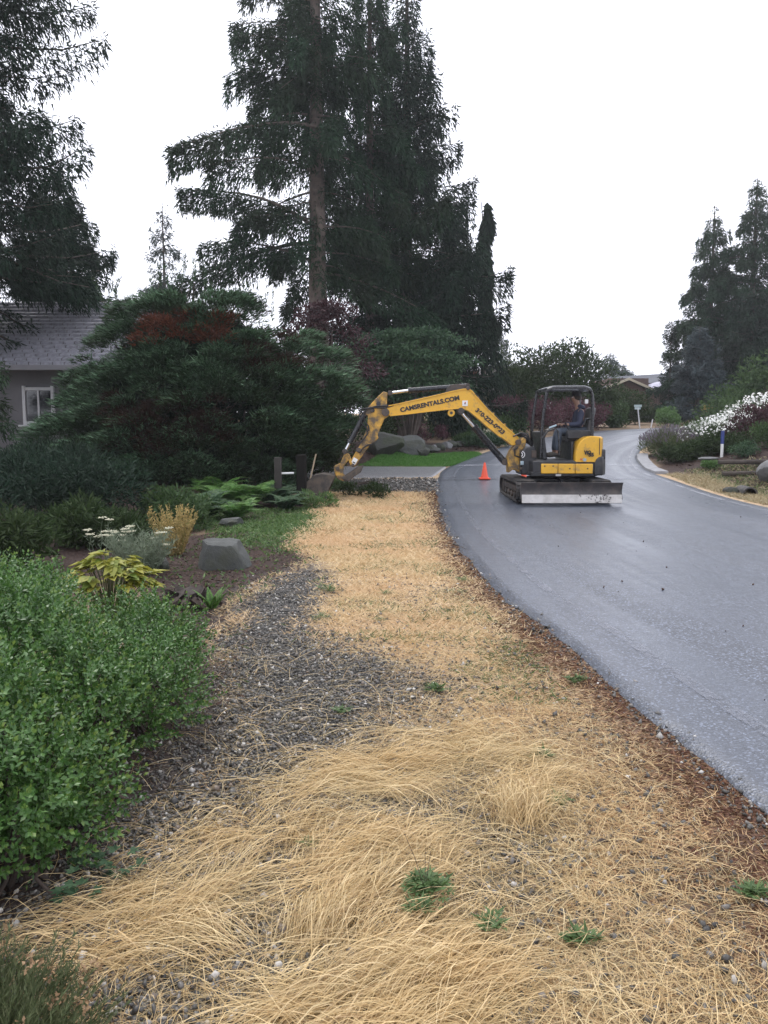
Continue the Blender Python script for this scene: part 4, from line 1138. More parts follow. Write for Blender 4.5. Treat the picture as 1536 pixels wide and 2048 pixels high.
shrub('bush', 'mid green bush below the house gable', 'shrub', 15.6, 52, 1.7, 1.2, 2.2, MAT['green_dark'], 9000, .14, .06, seed=255)
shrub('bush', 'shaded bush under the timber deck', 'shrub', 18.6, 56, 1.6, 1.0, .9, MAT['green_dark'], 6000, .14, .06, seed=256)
shrub('bush', 'rounded light green bush at the top of the road', 'shrub', 17.1, 48.5, .78, .7, 1.15, MAT['green_bright'], 6000, .10, .045, seed=257)
shrub('plume_shrub', 'small tan plumed shrub between the rounded bush and flower bank', 'shrub', 19.6, 48.9, .22, .22, 1.5, MAT['ochre'], 700, .18, .05, k=8, seed=258, base=.5, up=1.2)
# hedge masses that close the view behind the left garden
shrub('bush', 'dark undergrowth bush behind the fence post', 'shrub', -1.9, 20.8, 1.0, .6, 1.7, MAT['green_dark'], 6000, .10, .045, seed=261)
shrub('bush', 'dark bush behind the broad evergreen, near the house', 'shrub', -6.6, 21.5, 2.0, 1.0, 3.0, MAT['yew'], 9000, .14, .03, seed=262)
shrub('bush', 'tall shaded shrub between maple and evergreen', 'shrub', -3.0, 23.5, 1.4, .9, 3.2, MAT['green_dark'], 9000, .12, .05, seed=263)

# ------------------------------------------------------------------ excavator
MAT['yellow'] = M('yellow_paint', (.66, .36, .025), .38, var=.06, scale=3, dirt=(.30, .19, .07), damt=.28, dscale=7)
MAT['yellow_worn'] = M('yellow_worn', (.54, .30, .035), .5, var=.15, scale=4, dirt=(.09, .065, .04), damt=.8, dscale=6)
MAT['black'] = M('black_paint', (.016, .017, .02), .45, var=.2, dirt=(.06, .055, .05), damt=.35)
MAT['black_gloss'] = M('black_gloss', (.012, .013, .016), .28, var=.1)
MAT['rubber'] = M('rubber', (.022, .021, .022), .75, var=.3, dirt=(.075, .065, .055), damt=.55, dscale=8)
MAT['steel_dirty'] = M('steel_dirty', (.045, .038, .034), .6, var=.35, dirt=(.085, .06, .045), damt=.6, dscale=5)
MAT['bucket'] = M('bucket_steel', (.05, .042, .036), .6, var=.4, dirt=(.10, .075, .055), damt=.6, dscale=6)
MAT['blade'] = M('blade_paint', (.05, .045, .045), .55, var=.3, dirt=(.10, .08, .07), damt=.5, dscale=4)
MAT['chrome'] = M('chrome', (.55, .56, .58), .18, metal=1.0, var=.05)
MAT['hose'] = M('hose', (.014, .014, .016), .5)
MAT['seat'] = M('seat_vinyl', (.07, .07, .072), .6, var=.2)
MAT['letter'] = M('lettering_black', (.012, .012, .014), .5)
MAT['decal'] = M('decal_white', (.72, .72, .72), .5, var=.05)
MAT['decal_red'] = M('decal_red', (.55, .10, .06), .5)
MAT['decal_grey'] = M('decal_grey', (.30, .38, .42), .5)
MAT['lamp'] = M('lamp_lens', (.6, .6, .6), .15)

def worn_white():
    m, n, l, b, o = newmat('worn_white')
    tc = n.new('ShaderNodeTexCoord')
    f = mix(n, l, .45, noise(n, l, 9, 8, tc=tc, rough=.75), noise(n, l, 1.7, 2, tc=tc))
    c = mix(n, l, maprange(n, l, f, .575, .60, 0, 1), ramp(n, l, noise(n, l, 5, 6, tc=tc), [(.3, (.36, .34, .315)), (.6, (.54, .52, .50))]), (.035, .03, .03))
    c = mix(n, l, maprange(n, l, noise(n, l, 3.3, 5, tc=tc, stretch=(3, 3, .3)), .6, .75, 0, .6), c, (.28, .13, .07))
    l.new(c, b.inputs['Base Color']); b.inputs['Roughness'].default_value = .5
    return m
MAT['worn_white'] = worn_white()

EXC, EYC = 3.68, 17.45
EZ = float(H(EXC, EYC)) + .03
ex = thing('mini_excavator', 'yellow and black mini excavator on rubber tracks with its boom reaching over the verge', 'excavator', (EXC, EYC, EZ))
def sp(px, py, Y):
    p = at(px, py, Y); return (p[0], p[2])
def V2(px, py, Y):
    p = at(px, py, Y); return (p[0], Y, p[2])

# tracks: a rounded belt round idler, rollers and sprocket
def belt(xc, w):
    y0, y1, rr = EYC - 1.02, EYC + 1.02, .195
    ring = []
    for a in np.linspace(-90, 90, 11): ring.append((y1 + rr * math.cos(R(a)), EZ + .235 + rr * math.sin(R(a))))
    for a in np.linspace(90, 270, 11): ring.append((y0 + rr * math.cos(R(a)), EZ + .235 + rr * math.sin(R(a))))
    rf = []
    for i, (a, b) in enumerate(ring):     # straight runs subdivided
        c, d = ring[(i + 1) % len(ring)]
        k = max(1, int(math.hypot(c - a, d - b) / .05))
        for j in range(k): rf.append((a + (c - a) * j / k, b + (d - b) * j / k))
    n = len(rf); g = G()
    P = np.array(rf); T = np.roll(P, -1, 0) - np.roll(P, 1, 0); T /= np.linalg.norm(T, axis=1)[:, None]; Nn = np.stack([T[:, 1], -T[:, 0]], 1)
    def vv(i, off, x): return Vector((x, P[i, 0] + Nn[i, 0] * off, P[i, 1] + Nn[i, 1] * off))
    prof = [(-w / 2, -.03), (-w / 2, .012), (w / 2, .012), (w / 2, -.03)]
    rings = [[vv(i, o, xc + x) for x, o in prof] for i in range(n)]
    rings.append(rings[0])
    g.poly(rings, cap=False)
    for i in range(0, n, 2):
        j = (i + 1) % n
        g.poly([[vv(i, .012, xc - w / 2 + .01), vv(i, .012, xc + w / 2 - .01), vv(j, .012, xc + w / 2 - .01), vv(j, .012, xc - w / 2 + .01)],
                [vv(i, .04, xc - w / 2 + .02), vv(i, .04, xc + w / 2 - .02), vv(j, .04, xc + w / 2 - .02), vv(j, .04, xc - w / 2 + .02)]])
    tr = g.build('rubber_track', MAT['rubber'], ex)
    sx = -1 if xc < EXC else 1
    g = G(); g.box((xc, EYC, EZ + .24), (w * .55, 1.75, .18)); g.box((xc + sx * w * .30, EYC, EZ + .27), (.06, 1.55, .12)); g.build('track_frame', MAT['steel_dirty'], tr, bevel=.02)
    G().lathe((xc - w * .38, y1, EZ + .235), [(.06, 0), (.168, .01), (.168, w * .72), (.12, w * .76), (.05, w * .78)], 20, (1, 0, 0)).build('sprocket', MAT['steel_dirty'], tr)
    G().lathe((xc - w * .38, y0, EZ + .235), [(.06, 0), (.165, .01), (.165, w * .72), (.10, w * .76), (.04, w * .78)], 20, (1, 0, 0)).build('idler', MAT['steel_dirty'], tr)
    for k in range(4):
        yy = EYC - .6 + k * .4
        G().cyl((xc - w * .40, yy, EZ + .12), (xc + w * .40, yy, EZ + .115), .08, n=14).build('roller', MAT['steel_dirty'], tr, bevel=.01)
belt(EXC - .78, .40); belt(EXC + .78, .40)
g = G(); g.box((EXC, EYC, EZ + .40), (1.0, .9, .14)); g.box((EXC, EYC - .5, EZ + .32), (.8, .6, .16)); g.build('car_body', MAT['black'], ex, bevel=.03)
G().lathe((EXC, EYC, EZ + .48), [(.02, -.02), (.46, 0), (.46, .08), (.40, .08), (.40, .14), (.02, .14)], 28).build('turntable', MAT['steel_dirty'], ex)

# dozer blade: curved mouldboard, white worn cutting edge, two push arms
bx0, bx1 = 2.74, 4.74; by = 15.9
prof = [(by + .02, EZ + 0.113), (by + .07, EZ + 0.191), (by + .09, EZ + 0.287), (by + .05, EZ + 0.400), (by - .03, EZ + 0.452), (by - .05, EZ + 0.452), (by + .0, EZ + 0.383), (by + .03, EZ + 0.287), (by + .01, EZ + 0.191), (by - .035, EZ + 0.113)]
g = G(); g.poly([[Vector((bx0, a, b)) for a, b in prof], [Vector((bx1, a, b)) for a, b in prof]])
bl = g.build('dozer_blade', MAT['blade'], ex, bevel=.006)
g = G(); g.poly([[Vector((x, by - .055, EZ + .045)), Vector((x, by - .02, EZ + .035)), Vector((x, by + .0, EZ + .205)), Vector((x, by - .03, EZ + .21))] for x in (bx0 + .005, bx1 - .005)])
g.build('cutting_edge', MAT['worn_white'], bl, bevel=.004)
for s in (0, 1):
    x = (bx0, bx1)[s]
    G().poly([[Vector((x + d, a, b)) for a, b in prof] for d in (-.012, .012)]).build('end_plate', MAT['blade'], bl)
for s in (-.36, .36):
    G().poly([[(EXC + s - .06, EYC - .5, EZ + .235), (EXC + s + .06, EYC - .5, EZ + .235), (EXC + s + .06, EYC - .5, EZ + .42), (EXC + s - .06, EYC - .5, EZ + .42)],
              [(EXC + s - .06, by + .06, EZ + .20), (EXC + s + .06, by + .06, EZ + .20), (EXC + s + .06, by + .06, EZ + .36), (EXC + s - .06, by + .06, EZ + .36)]]).build('blade_arm', MAT['black'], ex, bevel=.01)
G().cyl((EXC, EYC - .35, EZ + .46), (EXC, by + .08, EZ + .36), .05).build('blade_cylinder', MAT['black_gloss'], ex)

# house of the machine
YN, YF = EYC - .86, EYC + .86
def rear(y, x0, bulge=.26, pw=2.4): return x0 + bulge * (1 - min(1, abs((y - EYC) / .86)) ** pw)
def zpx(py): return sp(1130, py, YN)[1]
def xpx(px): return sp(px, 900, YN)[0]
Xf, Xr = xpx(1062), xpx(1192)
st = np.linspace(YN, YF, 13)
def loft(x0, zs0, zs1, bulge, pad=0.0, top_in=0.0):
    rings = []
    for y in st:
        xr = rear(y, Xr, bulge)
        rings.append([Vector((x0, y, zs0)), Vector((xr, y, zs0)), Vector((xr, y, zs1)), Vector((x0, y, zs1))])
    return G().poly(rings)
loft(xpx(1064), zpx(953), zpx(944), .22).build('belly_plate', MAT['black'], ex, bevel=.02)
loft(xpx(1066), zpx(945.5), zpx(922), .20).build('platform_frame', MAT['black'], ex, bevel=.02)
# yellow skirt panels on the near side
xs_ = [1082, 1116, 1150.5, 1186]
for k in range(3):
    x0, x1 = xpx(xs_[k]) + .004, xpx(xs_[k + 1]) - .004
    o = G().box(((x0 + x1) / 2, YN - .025, (zpx(947) + zpx(927.5)) / 2), (x1 - x0, .05, zpx(927.5) - zpx(947))).build('skirt_panel', MAT['yellow'], ex, bevel=.012)
    for bx in ((x0 + .07, x1 - .10) if k == 0 else (x1 - .11,)):
        G().cyl((bx, YN - .054, (zpx(932) if k == 0 else zpx(937))), (bx, YN - .04, (zpx(932) if k == 0 else zpx(937))), .016, n=10).build('bolt', MAT['steel_dirty'], o)
G().box((xpx(1118), YN + .02, zpx(950)), (.12, .05, .05)).build('lamp', MAT['lamp'], ex, bevel=.01)
# yellow rear hood with its rounded shoulder
hood = [(1150.5, 927), (1151.5, 906), (1155, 893), (1160, 884), (1167, 877), (1175, 873.5), (1186, 872), (1199, 873), (1201.5, 876)]
rings = []
for y in st:
    dx = rear(y, 0, .20); k = 1 - .04 * abs((y - EYC) / .86) ** 4
    ring = [Vector((sp(a, b, YN)[0], y, sp(a, b, YN)[1] * 1.0)) for a, b in hood]
    xe = sp(1201.5, 880, YN)[0]
    ring[-2].x += dx * .9; ring[-1].x += dx
    ring += [Vector((xe + dx, y, zpx(905))), Vector((xe + dx - .02, y, zpx(927)))]
    rings.append(ring)
hd_ = G().poly(rings).build('rear_hood', MAT['yellow'], ex, bevel=.02, segs=3)
G().box((sp(1199, 895, YN)[0], YN - .004, zpx(893)), (.012, .02, .34)).build('panel_gap', MAT['black'], hd_)
G().box((sp(1150, 900, YN)[0] - .02, (YN + YF) / 2 + .06, (zpx(927) + zpx(884)) / 2), (.05, YF - YN - .20, zpx(884) - zpx(927))).build('bulkhead', MAT['black'], ex, bevel=.01)
# black counterweight corner
cw = [(1187, 951), (1188, 930), (1192, 919), (1197, 914), (1204, 913), (1205, 925), (1204.5, 951)]
rings = []
for y in np.linspace(YN - .03, YF + .03, 13):
    dx = rear(y, 0, .22)
    rings.append([Vector((sp(a, b, YN)[0] + (dx if i >= 4 else 0), y, sp(a, b, YN)[1])) for i, (a, b) in enumerate(cw)])
G().poly(rings).build('counterweight', MAT['black'], ex, bevel=.025, segs=3)
# lettering and stickers on the hood
def on_near(px, py, Y, d=.004): p = at(px, py, Y); return (p[0], Y - d, p[2])
text_mesh('lettering', 'ViO', .115, MAT['letter'], hd_, on_near(1167.5, 909, YN, .026), (1, 0, 0), (0, -1, 0), .145, .006)
text_mesh('lettering', '55', .10, MAT['letter'], hd_, on_near(1176, 912.5, YN, .026), (1, 0, 0), (0, -1, 0), .115, .006)
G().cyl(on_near(1169, 919.5, YN, .0), on_near(1169, 919.5, YN, .026), .036, n=18).build('sticker', MAT['decal_grey'], hd_)
G().cyl(on_near(1162, 918.5, YN, .0), on_near(1162, 918.5, YN, .026), .018, n=14).build('sticker', MAT['decal_red'], hd_)
G().cyl((sp(1181, 872, YN)[0], EYC + .2, zpx(876)), (sp(1181, 872, YN)[0], EYC + .2, zpx(864)), .05).build('exhaust', MAT['black'], ex, bevel=.01)

# cab floor, consoles, seat
ZFL = zpx(921)
g = G(); g.box(((xpx(1076) + xpx(1150)) / 2, EYC - .1, ZFL - .02), (xpx(1150) - xpx(1076), 1.45, .05)); g.build('floor', MAT['black'], ex, bevel=.01)
SX = 4.20                                   # hip of the seated operator
SYC = EYC - .12
ZS = ZFL + .50
g = G(); g.box((SX - .02, SYC, ZFL + .19), (.52, .62, .36)); g.box((SX + .18, SYC, ZFL + .12), (.5, 1.2, .22)); g.build('seat_base', MAT['black'], ex, bevel=.03)
g = G(); g.box((SX - .08, SYC, ZS - .07), (.52, .52, .13)); st_ = g.build('seat', MAT['seat'], ex, bevel=.05, segs=3)
bk = Matrix.Rotation(R(10), 3, 'Y')
G().box((SX + .20, SYC, ZS + .30), (.11, .50, .62), bk).build('backrest', MAT['seat'], st_, bevel=.045, segs=3)
for s in (-1, 1):
    g = G(); g.box((SX - .10, SYC + s * .36, ZS + .03), (.5, .13, .20)); c = g.build('console', MAT['black'], ex, bevel=.03)
    g = G(); g.tube([(SX - .30, SYC + s * .35, ZS + .12), (SX - .34, SYC + s * .34, ZS + .22), (SX - .37, SYC + s * .33, ZS + .28)], [.012, .014, .022], 8); g.build('joystick', MAT['hose'], c)
for s in (-.08, .08):
    g = G(); g.tube([(3.42, SYC + s, ZFL), (3.44, SYC + s, ZFL + .45), (3.50, SYC + s, ZFL + .62), (3.58, SYC + s, ZFL + .66)], .014, 8); g.build('travel_lever', MAT['black_gloss'], ex)
g = G(); g.box((3.36, EYC - .1, ZFL + .30), (.10, .9, .60), Matrix.Rotation(R(-8), 3, 'Y')); g.build('front_panel', MAT['black'], ex, bevel=.02)
g = G(); g.tube([(3.26, YN + .12, ZFL + .04), (3.28, YN + .12, ZFL + .44), (3.40, YN + .12, ZFL + .60), (3.56, YN + .12, ZFL + .66), (3.62, YN + .12, ZFL + .60), (3.66, YN + .12, ZFL + .1)], .018, 8)
g.build('grab_rail', MAT['black_gloss'], ex)
G().box((3.50, YN + .10, ZFL + .70), (.16, .05, .035), Matrix.Rotation(R(-20), 3, 'Y')).build('monitor', MAT['decal_grey'], ex, bevel=.008)

# canopy on bent posts
YC0, YC1 = EYC - .62, EYC + .50
def canopy_post(name, pts, Y, rr=.036):
    return G().tube([V2(a, b, Y) for a, b in pts], rr, 10).build(name, MAT['black_gloss'], ex)
fpost = [(1083, 905), (1083, 865), (1086.5, 828), (1091, 800), (1095, 783), (1102, 777)]
canopy_post('canopy_post', fpost, YC0)
P3 = [(p[0], YC1, p[2]) for p in (V2(a, b, YC0) for a, b in fpost)]
G().tube(P3, .036, 10).build('canopy_post', MAT['black_gloss'], ex)
rpost = [(1183.5, 882), (1184.5, 850), (1185.5, 815), (1184.5, 790), (1180, 779), (1172, 775)]
canopy_post('canopy_post', rpost, YC0)
P4 = [(p[0], YC1, p[2]) for p in (V2(a, b, YC0) for a, b in rpost)]
G().tube(P4, .036, 10).build('canopy_post', MAT['black_gloss'], ex)
def zc(py): return sp(1130, py, YC0)[1]
rx0, rx1 = sp(1091, 775, YC0)[0], sp(1184, 775, YC0)[0]
zt = zc(775.5)
prof = [(rx0, zt - .06), (rx0 + .03, zt + .0), (rx0 + .16, zt + .045), (rx1 - .16, zt + .05), (rx1 - .03, zt + .005), (rx1 + .01, zt - .06), (rx1 - .04, zt - .055), (rx1 - .16, zt - .0), (rx0 + .16, zt - .005), (rx0 + .04, zt - .06)]
G().poly([[Vector((x, y, z - (.03 if e else 0))) for x, z in prof] for y, e in ((YC0 - .07, 1), (YC0 - .02, 0), (YC1 + .02, 0), (YC1 + .07, 1))]).build('canopy_roof', MAT['black_gloss'], ex, bevel=.012)
G().box((rx1 - .10, YC0 + .03, zc(803)), (.07, .05, .09)).build('work_lamp', MAT['lamp'], ex, bevel=.012)
G().tube([V2(1181, 838, YC0 + .1), V2(1172, 838, YC0 + .1), V2(1168, 850, YC0 + .1)], .02, 8).build('seat_belt_bar', MAT['black_gloss'], ex)

# front of the machine: swing bracket and its hoses
YB = EYC - .12                               # the plane of the boom
sb = [(1024, 938), (1014.5, 945), (1014, 928), (1013, 915), (1019, 902), (1026, 892), (1036, 882), (1044, 874), (1050, 880), (1047, 900), (1041, 918), (1039, 945)]
swb = G().prism([sp(a, b, YB) for a, b in sb], YB - .17, YB + .17).build('swing_bracket', MAT['yellow_worn'], ex, bevel=.02)
G().cyl((sp(1034, 884, YB)[0], YB - .22, sp(1034, 884, YB)[1]), (sp(1034, 884, YB)[0], YB + .22, sp(1034, 884, YB)[1]), .06, n=16).build('pin', MAT['steel_dirty'], swb, bevel=.008)
g = G(); g.prism([sp(a, b, YB) for a, b in ((1036, 948), (1036, 905), (1046, 893), (1066, 893), (1068, 948))], YB - .36, YB + .34)
g.build('swing_post', MAT['black'], ex, bevel=.03)
for k, (px, py, w, h) in enumerate(((1044, 926, .07, .08), (1042, 937, .06, .05), (1068, 908, .10, .16))):
    p = on_near(px, py, YB - .36, 0)
    G().box(p, (w, .05, h)).build('valve', MAT['steel_dirty'] if k else MAT['decal_grey'], ex, bevel=.008)
ring_ = [(1043 + 6.5 * math.cos(a), 909 + 6.5 * math.sin(a)) for a in np.linspace(R(-80), R(80), 9)]
for k, rr_ in enumerate((1.0, .55)):
    G().tube([on_near(1040 + (a - 1040) * rr_, 909 + (b - 909) * rr_, YB - .375) for a, b in ring_], .008, 6).build('swing_mark', MAT['decal'], ex)
for k in range(5):
    yy = YB - .16 + k * .08; o = k * 1.7
    G().tube([V2(1026 - o, 873 - o, yy), V2(1041, 866 + o, yy), V2(1055 - o, 868 + 2 * o, yy), V2(1062, 884 + o, yy), V2(1067, 905, yy)], .017, 7).build('hose', MAT['hose'], ex)
for k in range(3):
    yy = YB - .2 + k * .17
    G().tube([V2(1036, 894 + 3 * k, yy), V2(1029, 899, yy), V2(1030, 911, yy), V2(1042, 916, yy)], .018, 7).build('hose', MAT['hose'], ex)

# boom: a bent box section with flanges
up_ = [(777, 812), (800, 807.5), (840, 798.5), (877, 790), (905, 783), (925, 779), (936, 778.5), (943, 783), (950, 792), (973, 818), (1003, 848), (1035, 876), (1040, 884)]
lo_ = [(1036, 890), (1022, 891), (1000, 874), (975, 854), (957, 838), (945, 828), (936, 821), (928, 818), (915, 817), (893, 819), (860, 822.5), (815, 828), (780, 831.5), (770, 828), (769, 818)]
bm_ = G().prism([sp(a, b, YB) for a, b in up_ + lo_], YB - .105, YB + .105).build('boom', MAT['yellow'], ex, bevel=.014)
for seq, nm in ((up_[:-1], 1), (lo_[2:13], 0)):
    g = G()
    q = [V2(a, b, YB) for a, b in seq]
    rings = []
    for i, p in enumerate(q):
        a, b = Vector(q[max(0, i - 1)]), Vector(q[min(len(q) - 1, i + 1)])
        t = (b - a).normalized(); nn = Vector((-t.z, 0, t.x))
        c = Vector(p)
        rings.append([c + Vector((0, -.125, 0)) - nn * .012, c + Vector((0, .125, 0)) - nn * .012, c + Vector((0, .125, 0)) + nn * .012, c + Vector((0, -.125, 0)) + nn * .012])
    g.poly(rings).build('boom_flange', MAT['yellow'], bm_, bevel=.004)
def txt_on(par, s, p0, p1, hgt, Y, dy, bold):
    a, b = Vector(V2(*p0, Y)), Vector(V2(*p1, Y))
    return text_mesh('lettering', s, hgt, MAT['letter'], par, (a.x, Y - dy, a.z), (b - a), (0, -1, 0), (b - a).length, bold)
txt_on(bm_, 'CAMSRENTALS.COM', (801, 824.5), (918.5, 799.5), .128, YB, .110, .006)
txt_on(bm_, '360-223-0823', (949, 822), (1004, 869), .125, YB, .110, .006)
p = on_near(930, 806.5, YB - .105, .006)
G().box(p, (.115, .006, .115)).build('decal', MAT['decal'], bm_)
for a, b, c in ((930.3, 805.2, 'decal_red'), (930, 807.6, 'letter')):
    G().box(on_near(a, b, YB - .105, .011), (.03, .006, .022)).build('decal_mark', MAT[c], bm_)
# cylinder lug with a black disc for its opening, and the pins
G().lathe((sp(902, 826, YB)[0], YB - .09, sp(902, 826, YB)[1]), [(.0, 0), (.035, 0), (.075, .0), (.075, .18), (.0, .18)], 18, (0, 1, 0)).build('boom_lug', MAT['yellow'], bm_)
G().cyl((sp(902, 826, YB)[0], YB - .1, sp(902, 826, YB)[1]), (sp(902, 826, YB)[0], YB - .08, sp(902, 826, YB)[1]), .032, n=14).build('lug_hole_disc', MAT['black'], bm_)  # black disc on the solid lug, the opening's shade as colour
for (a, b, rr_) in ((921, 822, .07), (771, 825, .085), (744, 822, .035), (935, 777, .04)):
    c = sp(a, b, YB)
    G().cyl((c[0], YB - .145, c[1]), (c[0], YB + .145, c[1]), rr_, n=16).build('pin', MAT['steel_dirty'], bm_, bevel=.008)
# boom cylinder
def cylinder(name, p_rod, p_mid, p_end, Y, rb, rr_, par=ex):
    A, B, C = Vector(V2(*p_rod, Y)), Vector(V2(*p_mid, Y)), Vector(V2(*p_end, Y))
    b = G().cyl(B, C, rb, n=16)
    d = (B - C).normalized(); b.cyl(B - d * .03, B + d * .03, rb * 1.15, n=16)
    o = b.build(name, MAT['black_gloss'], par, bevel=.006)
    G().cyl(A, B, rr_, n=12).build('rod', MAT['chrome'], o)
    for q in (A, C):
        G().cyl(q + Vector((0, -.08, 0)), q + Vector((0, .08, 0)), rb * .95, n=14).build('eye', MAT['steel_dirty'], o, bevel=.006)
    return o
cylinder('boom_cylinder', (921, 823), (949, 855), (1009, 924), YB, .072, .042)
G().tube([V2(934, 826, YB - .09), V2(946, 846, YB - .1), V2(960, 862, YB - .1), V2(1000, 908, YB - .09)], .016, 6).build('pipe', MAT['hose'], ex)
cylinder('arm_cylinder', (780, 786), (819, 781), (934, 772), YB, .058, .034)
G().prism([sp(a, b, YB) for a, b in ((890, 788), (893, 776), (900, 770), (915, 768), (931, 770), (938, 778), (925, 783))], YB - .07, YB + .07).build('cylinder_bracket', MAT['steel_dirty'], bm_, bevel=.01)
for k in range(4):
    yy = YB - .09 + k * .06
    G().tube([V2(772, 815 + k, yy - .04), V2(790, 811, yy), V2(830, 800 - k * .5, yy), V2(880, 788, yy), V2(915, 779, yy), V2(938, 776, yy), V2(952, 789, yy), V2(975, 815, yy), V2(1005, 845, yy), V2(1028, 868, yy)], .011, 6).build('hose', MAT['hose'], bm_)
for a, b in ((812, 806), (848, 797.5), (955, 797), (985, 829), (1008, 851), (1022, 863)):
    c = V2(a, b - 1.5, YB); G().box(c, (.05, .2, .05)).build('hose_clamp', MAT['yellow_worn'], bm_, bevel=.006)

# arm
ar = [(767, 783), (775, 786), (774, 800), (774, 815), (779, 822), (778, 832), (769, 838), (762, 854), (755, 870), (757, 876), (750, 884), (743, 886), (727, 908), (710, 934), (702, 930), (701, 922), (709, 908), (720, 890), (732, 862), (735, 846), (736, 832), (729, 826), (733, 819), (744, 806), (756, 793)]
arm = G().prism([sp(a, b, YB) for a, b in ar], YB - .09, YB + .09).build('arm', MAT['yellow_worn'], ex, bevel=.014)
for a, b, w in ((757, 808, .05), (746, 821, .04)):
    c = sp(a, b, YB)
    G().cyl((c[0], YB - .096, c[1]), (c[0], YB - .06, c[1]), w, n=14).build('hole_disc', MAT['black'], arm)  # black discs in place of openings, their shade put into the colour
G().box(on_near(709, 922, YB - .09, .005), (.10, .008, .13), Matrix.Rotation(R(30), 3, 'Y')).build('decal', MAT['decal'], arm)
G().box(on_near(708, 925, YB - .09, .010), (.06, .006, .025), Matrix.Rotation(R(30), 3, 'Y')).build('decal_mark', MAT['letter'], arm)
G().cyl(on_near(717, 900, YB - .09, 0), on_near(717, 900, YB - .09, .05), .055, n=14).build('pin', MAT['steel_dirty'], arm, bevel=.008)
for pts in ([(776, 812), (755, 812), (738, 816), (724, 818), (719, 830), (723, 846), (733, 856), (736, 866), (729, 876), (719, 888)],
            [(774, 816), (752, 815), (734, 817), (727, 828), (729, 842), (737, 852), (738, 862)],
            [(746, 888), (735, 890), (726, 896), (719, 906)]):
    G().tube([V2(a, b, YB - .12) for a, b in pts], .017, 7).build('hose', MAT['hose'], arm)
cylinder('bucket_cylinder', (690, 903), (700, 884), (731, 826), YB, .062, .036)
# links and bucket
G().prism([sp(a, b, YB) for a, b in ((690, 906), (698, 908), (704, 922), (710, 934), (703, 934), (697, 920), (688, 932), (682, 934), (680, 928), (685, 916))], YB - .10, YB + .10).build('bucket_link', MAT['yellow_worn'], ex, bevel=.01)
G().prism([sp(a, b, YB) for a, b in ((668, 932), (680, 926), (688, 934), (686, 944), (693, 956), (687, 962), (676, 958), (670, 946))], YB - .11, YB + .11).build('quick_coupler', MAT['yellow_worn'], ex, bevel=.012)
for a, b in ((676, 936), (688, 955), (706, 930), (690, 905)):
    c = sp(a, b, YB); G().cyl((c[0], YB - .16, c[1]), (c[0], YB + .16, c[1]), .038, n=12).build('pin', MAT['steel_dirty'], ex, bevel=.006)
G().prism([sp(a, b, YB) for a, b in ((688, 960), (684, 954), (700, 944), (714, 934), (728, 930), (722, 944), (710, 952), (698, 962))], YB - .12, YB + .12).build('thumb', MAT['bucket'], ex, bevel=.012)
bo = [(672, 950), (662, 948), (645, 946), (628, 950), (617, 962), (613, 976), (616, 988), (626, 995), (640, 997), (652, 993)]
bi = [(648, 988), (638, 991), (628, 989), (620, 983), (618, 974), (622, 964), (631, 955), (646, 951), (662, 953), (670, 956)]
shell = [sp(a, b, YB) for a, b in bo] + [sp(a, b, YB) for a, b in bi]
bk_ = G().prism(shell, YB - .34, YB + .34).build('bucket', MAT['bucket'], ex, bevel=.006)
side_ = [sp(a, b, YB) for a, b in bo]
for s in (-1, 1):
    G().prism(side_, YB + s * .34 - .014, YB + s * .34 + .014).build('bucket_side', MAT['bucket'], bk_, bevel=.004)
for k in range(4):
    yy = YB - .27 + k * .18
    a, b = Vector(V2(650, 993, yy)), Vector(V2(662, 998, yy))
    G().poly([[a + Vector((0, -.04, -.02)), a + Vector((0, .04, -.02)), a + Vector((0, .04, .02)), a + Vector((0, -.04, .02))],
              [b + Vector((0, -.025, -.005)), b + Vector((0, .025, -.005)), b + Vector((0, .025, .005)), b + Vector((0, -.025, .005))]]).build('tooth', MAT['steel_dirty'], bk_)

# ------------------------------------------------------------------ the operator
MAT['skin'] = M('skin', (.26, .15, .105), .55, var=.08)
MAT['hoodie'] = M('hoodie_navy', (.028, .034, .062), .85, var=.2, scale=12)
MAT['jeans'] = M('jeans', (.06, .075, .10), .85, var=.25, scale=14)
MAT['cap'] = M('cap_dark', (.016, .017, .022), .8)
MAT['boot'] = M('boot', (.035, .028, .022), .7)
MAT['hair'] = M('hair', (.03, .022, .017), .7)
def skin_mesh(name, V, E, rad, root, mat, parent, sub=2):
    me = bpy.data.meshes.new(name)
    bm = bmesh.new(); lay = bm.verts.layers.skin.new()
    org = ORG[parent.name] if parent is not None else np.zeros(3)
    vs = []
    for i, (p, q) in enumerate(zip(V, rad)):
        v = bm.verts.new(Vector(p) - Vector(org)); q = q if isinstance(q, tuple) else (q, q)
        v[lay].radius = q; v[lay].use_root = (i == root); vs.append(v)
    for a, b in E: bm.edges.new((vs[a], vs[b]))
    bm.to_mesh(me); bm.free(); me.materials.append(mat)
    o = link(name, me, parent)
    s = o.modifiers.new('skin', 'SKIN'); s.use_smooth_shade = True; s.branch_smoothing = .5
    u = o.modifiers.new('subsurf', 'SUBSURF'); u.levels = sub; u.render_levels = sub
    return o
hx, hy, hz = SX, SYC, ZS + .05
per = thing('person', 'person in navy hooded top, jeans and dark cap driving the excavator', 'person', (hx, hy, ZS))
J = dict(pel=(hx, hy, hz + .04), wai=(hx + .02, hy, hz + .2), che=(hx, hy, hz + .40), nek=(hx - .03, hy, hz + .56), hd0=(hx - .06, hy, hz + .66), hd1=(hx - .075, hy, hz + .76), hd2=(hx - .07, hy, hz + .84))
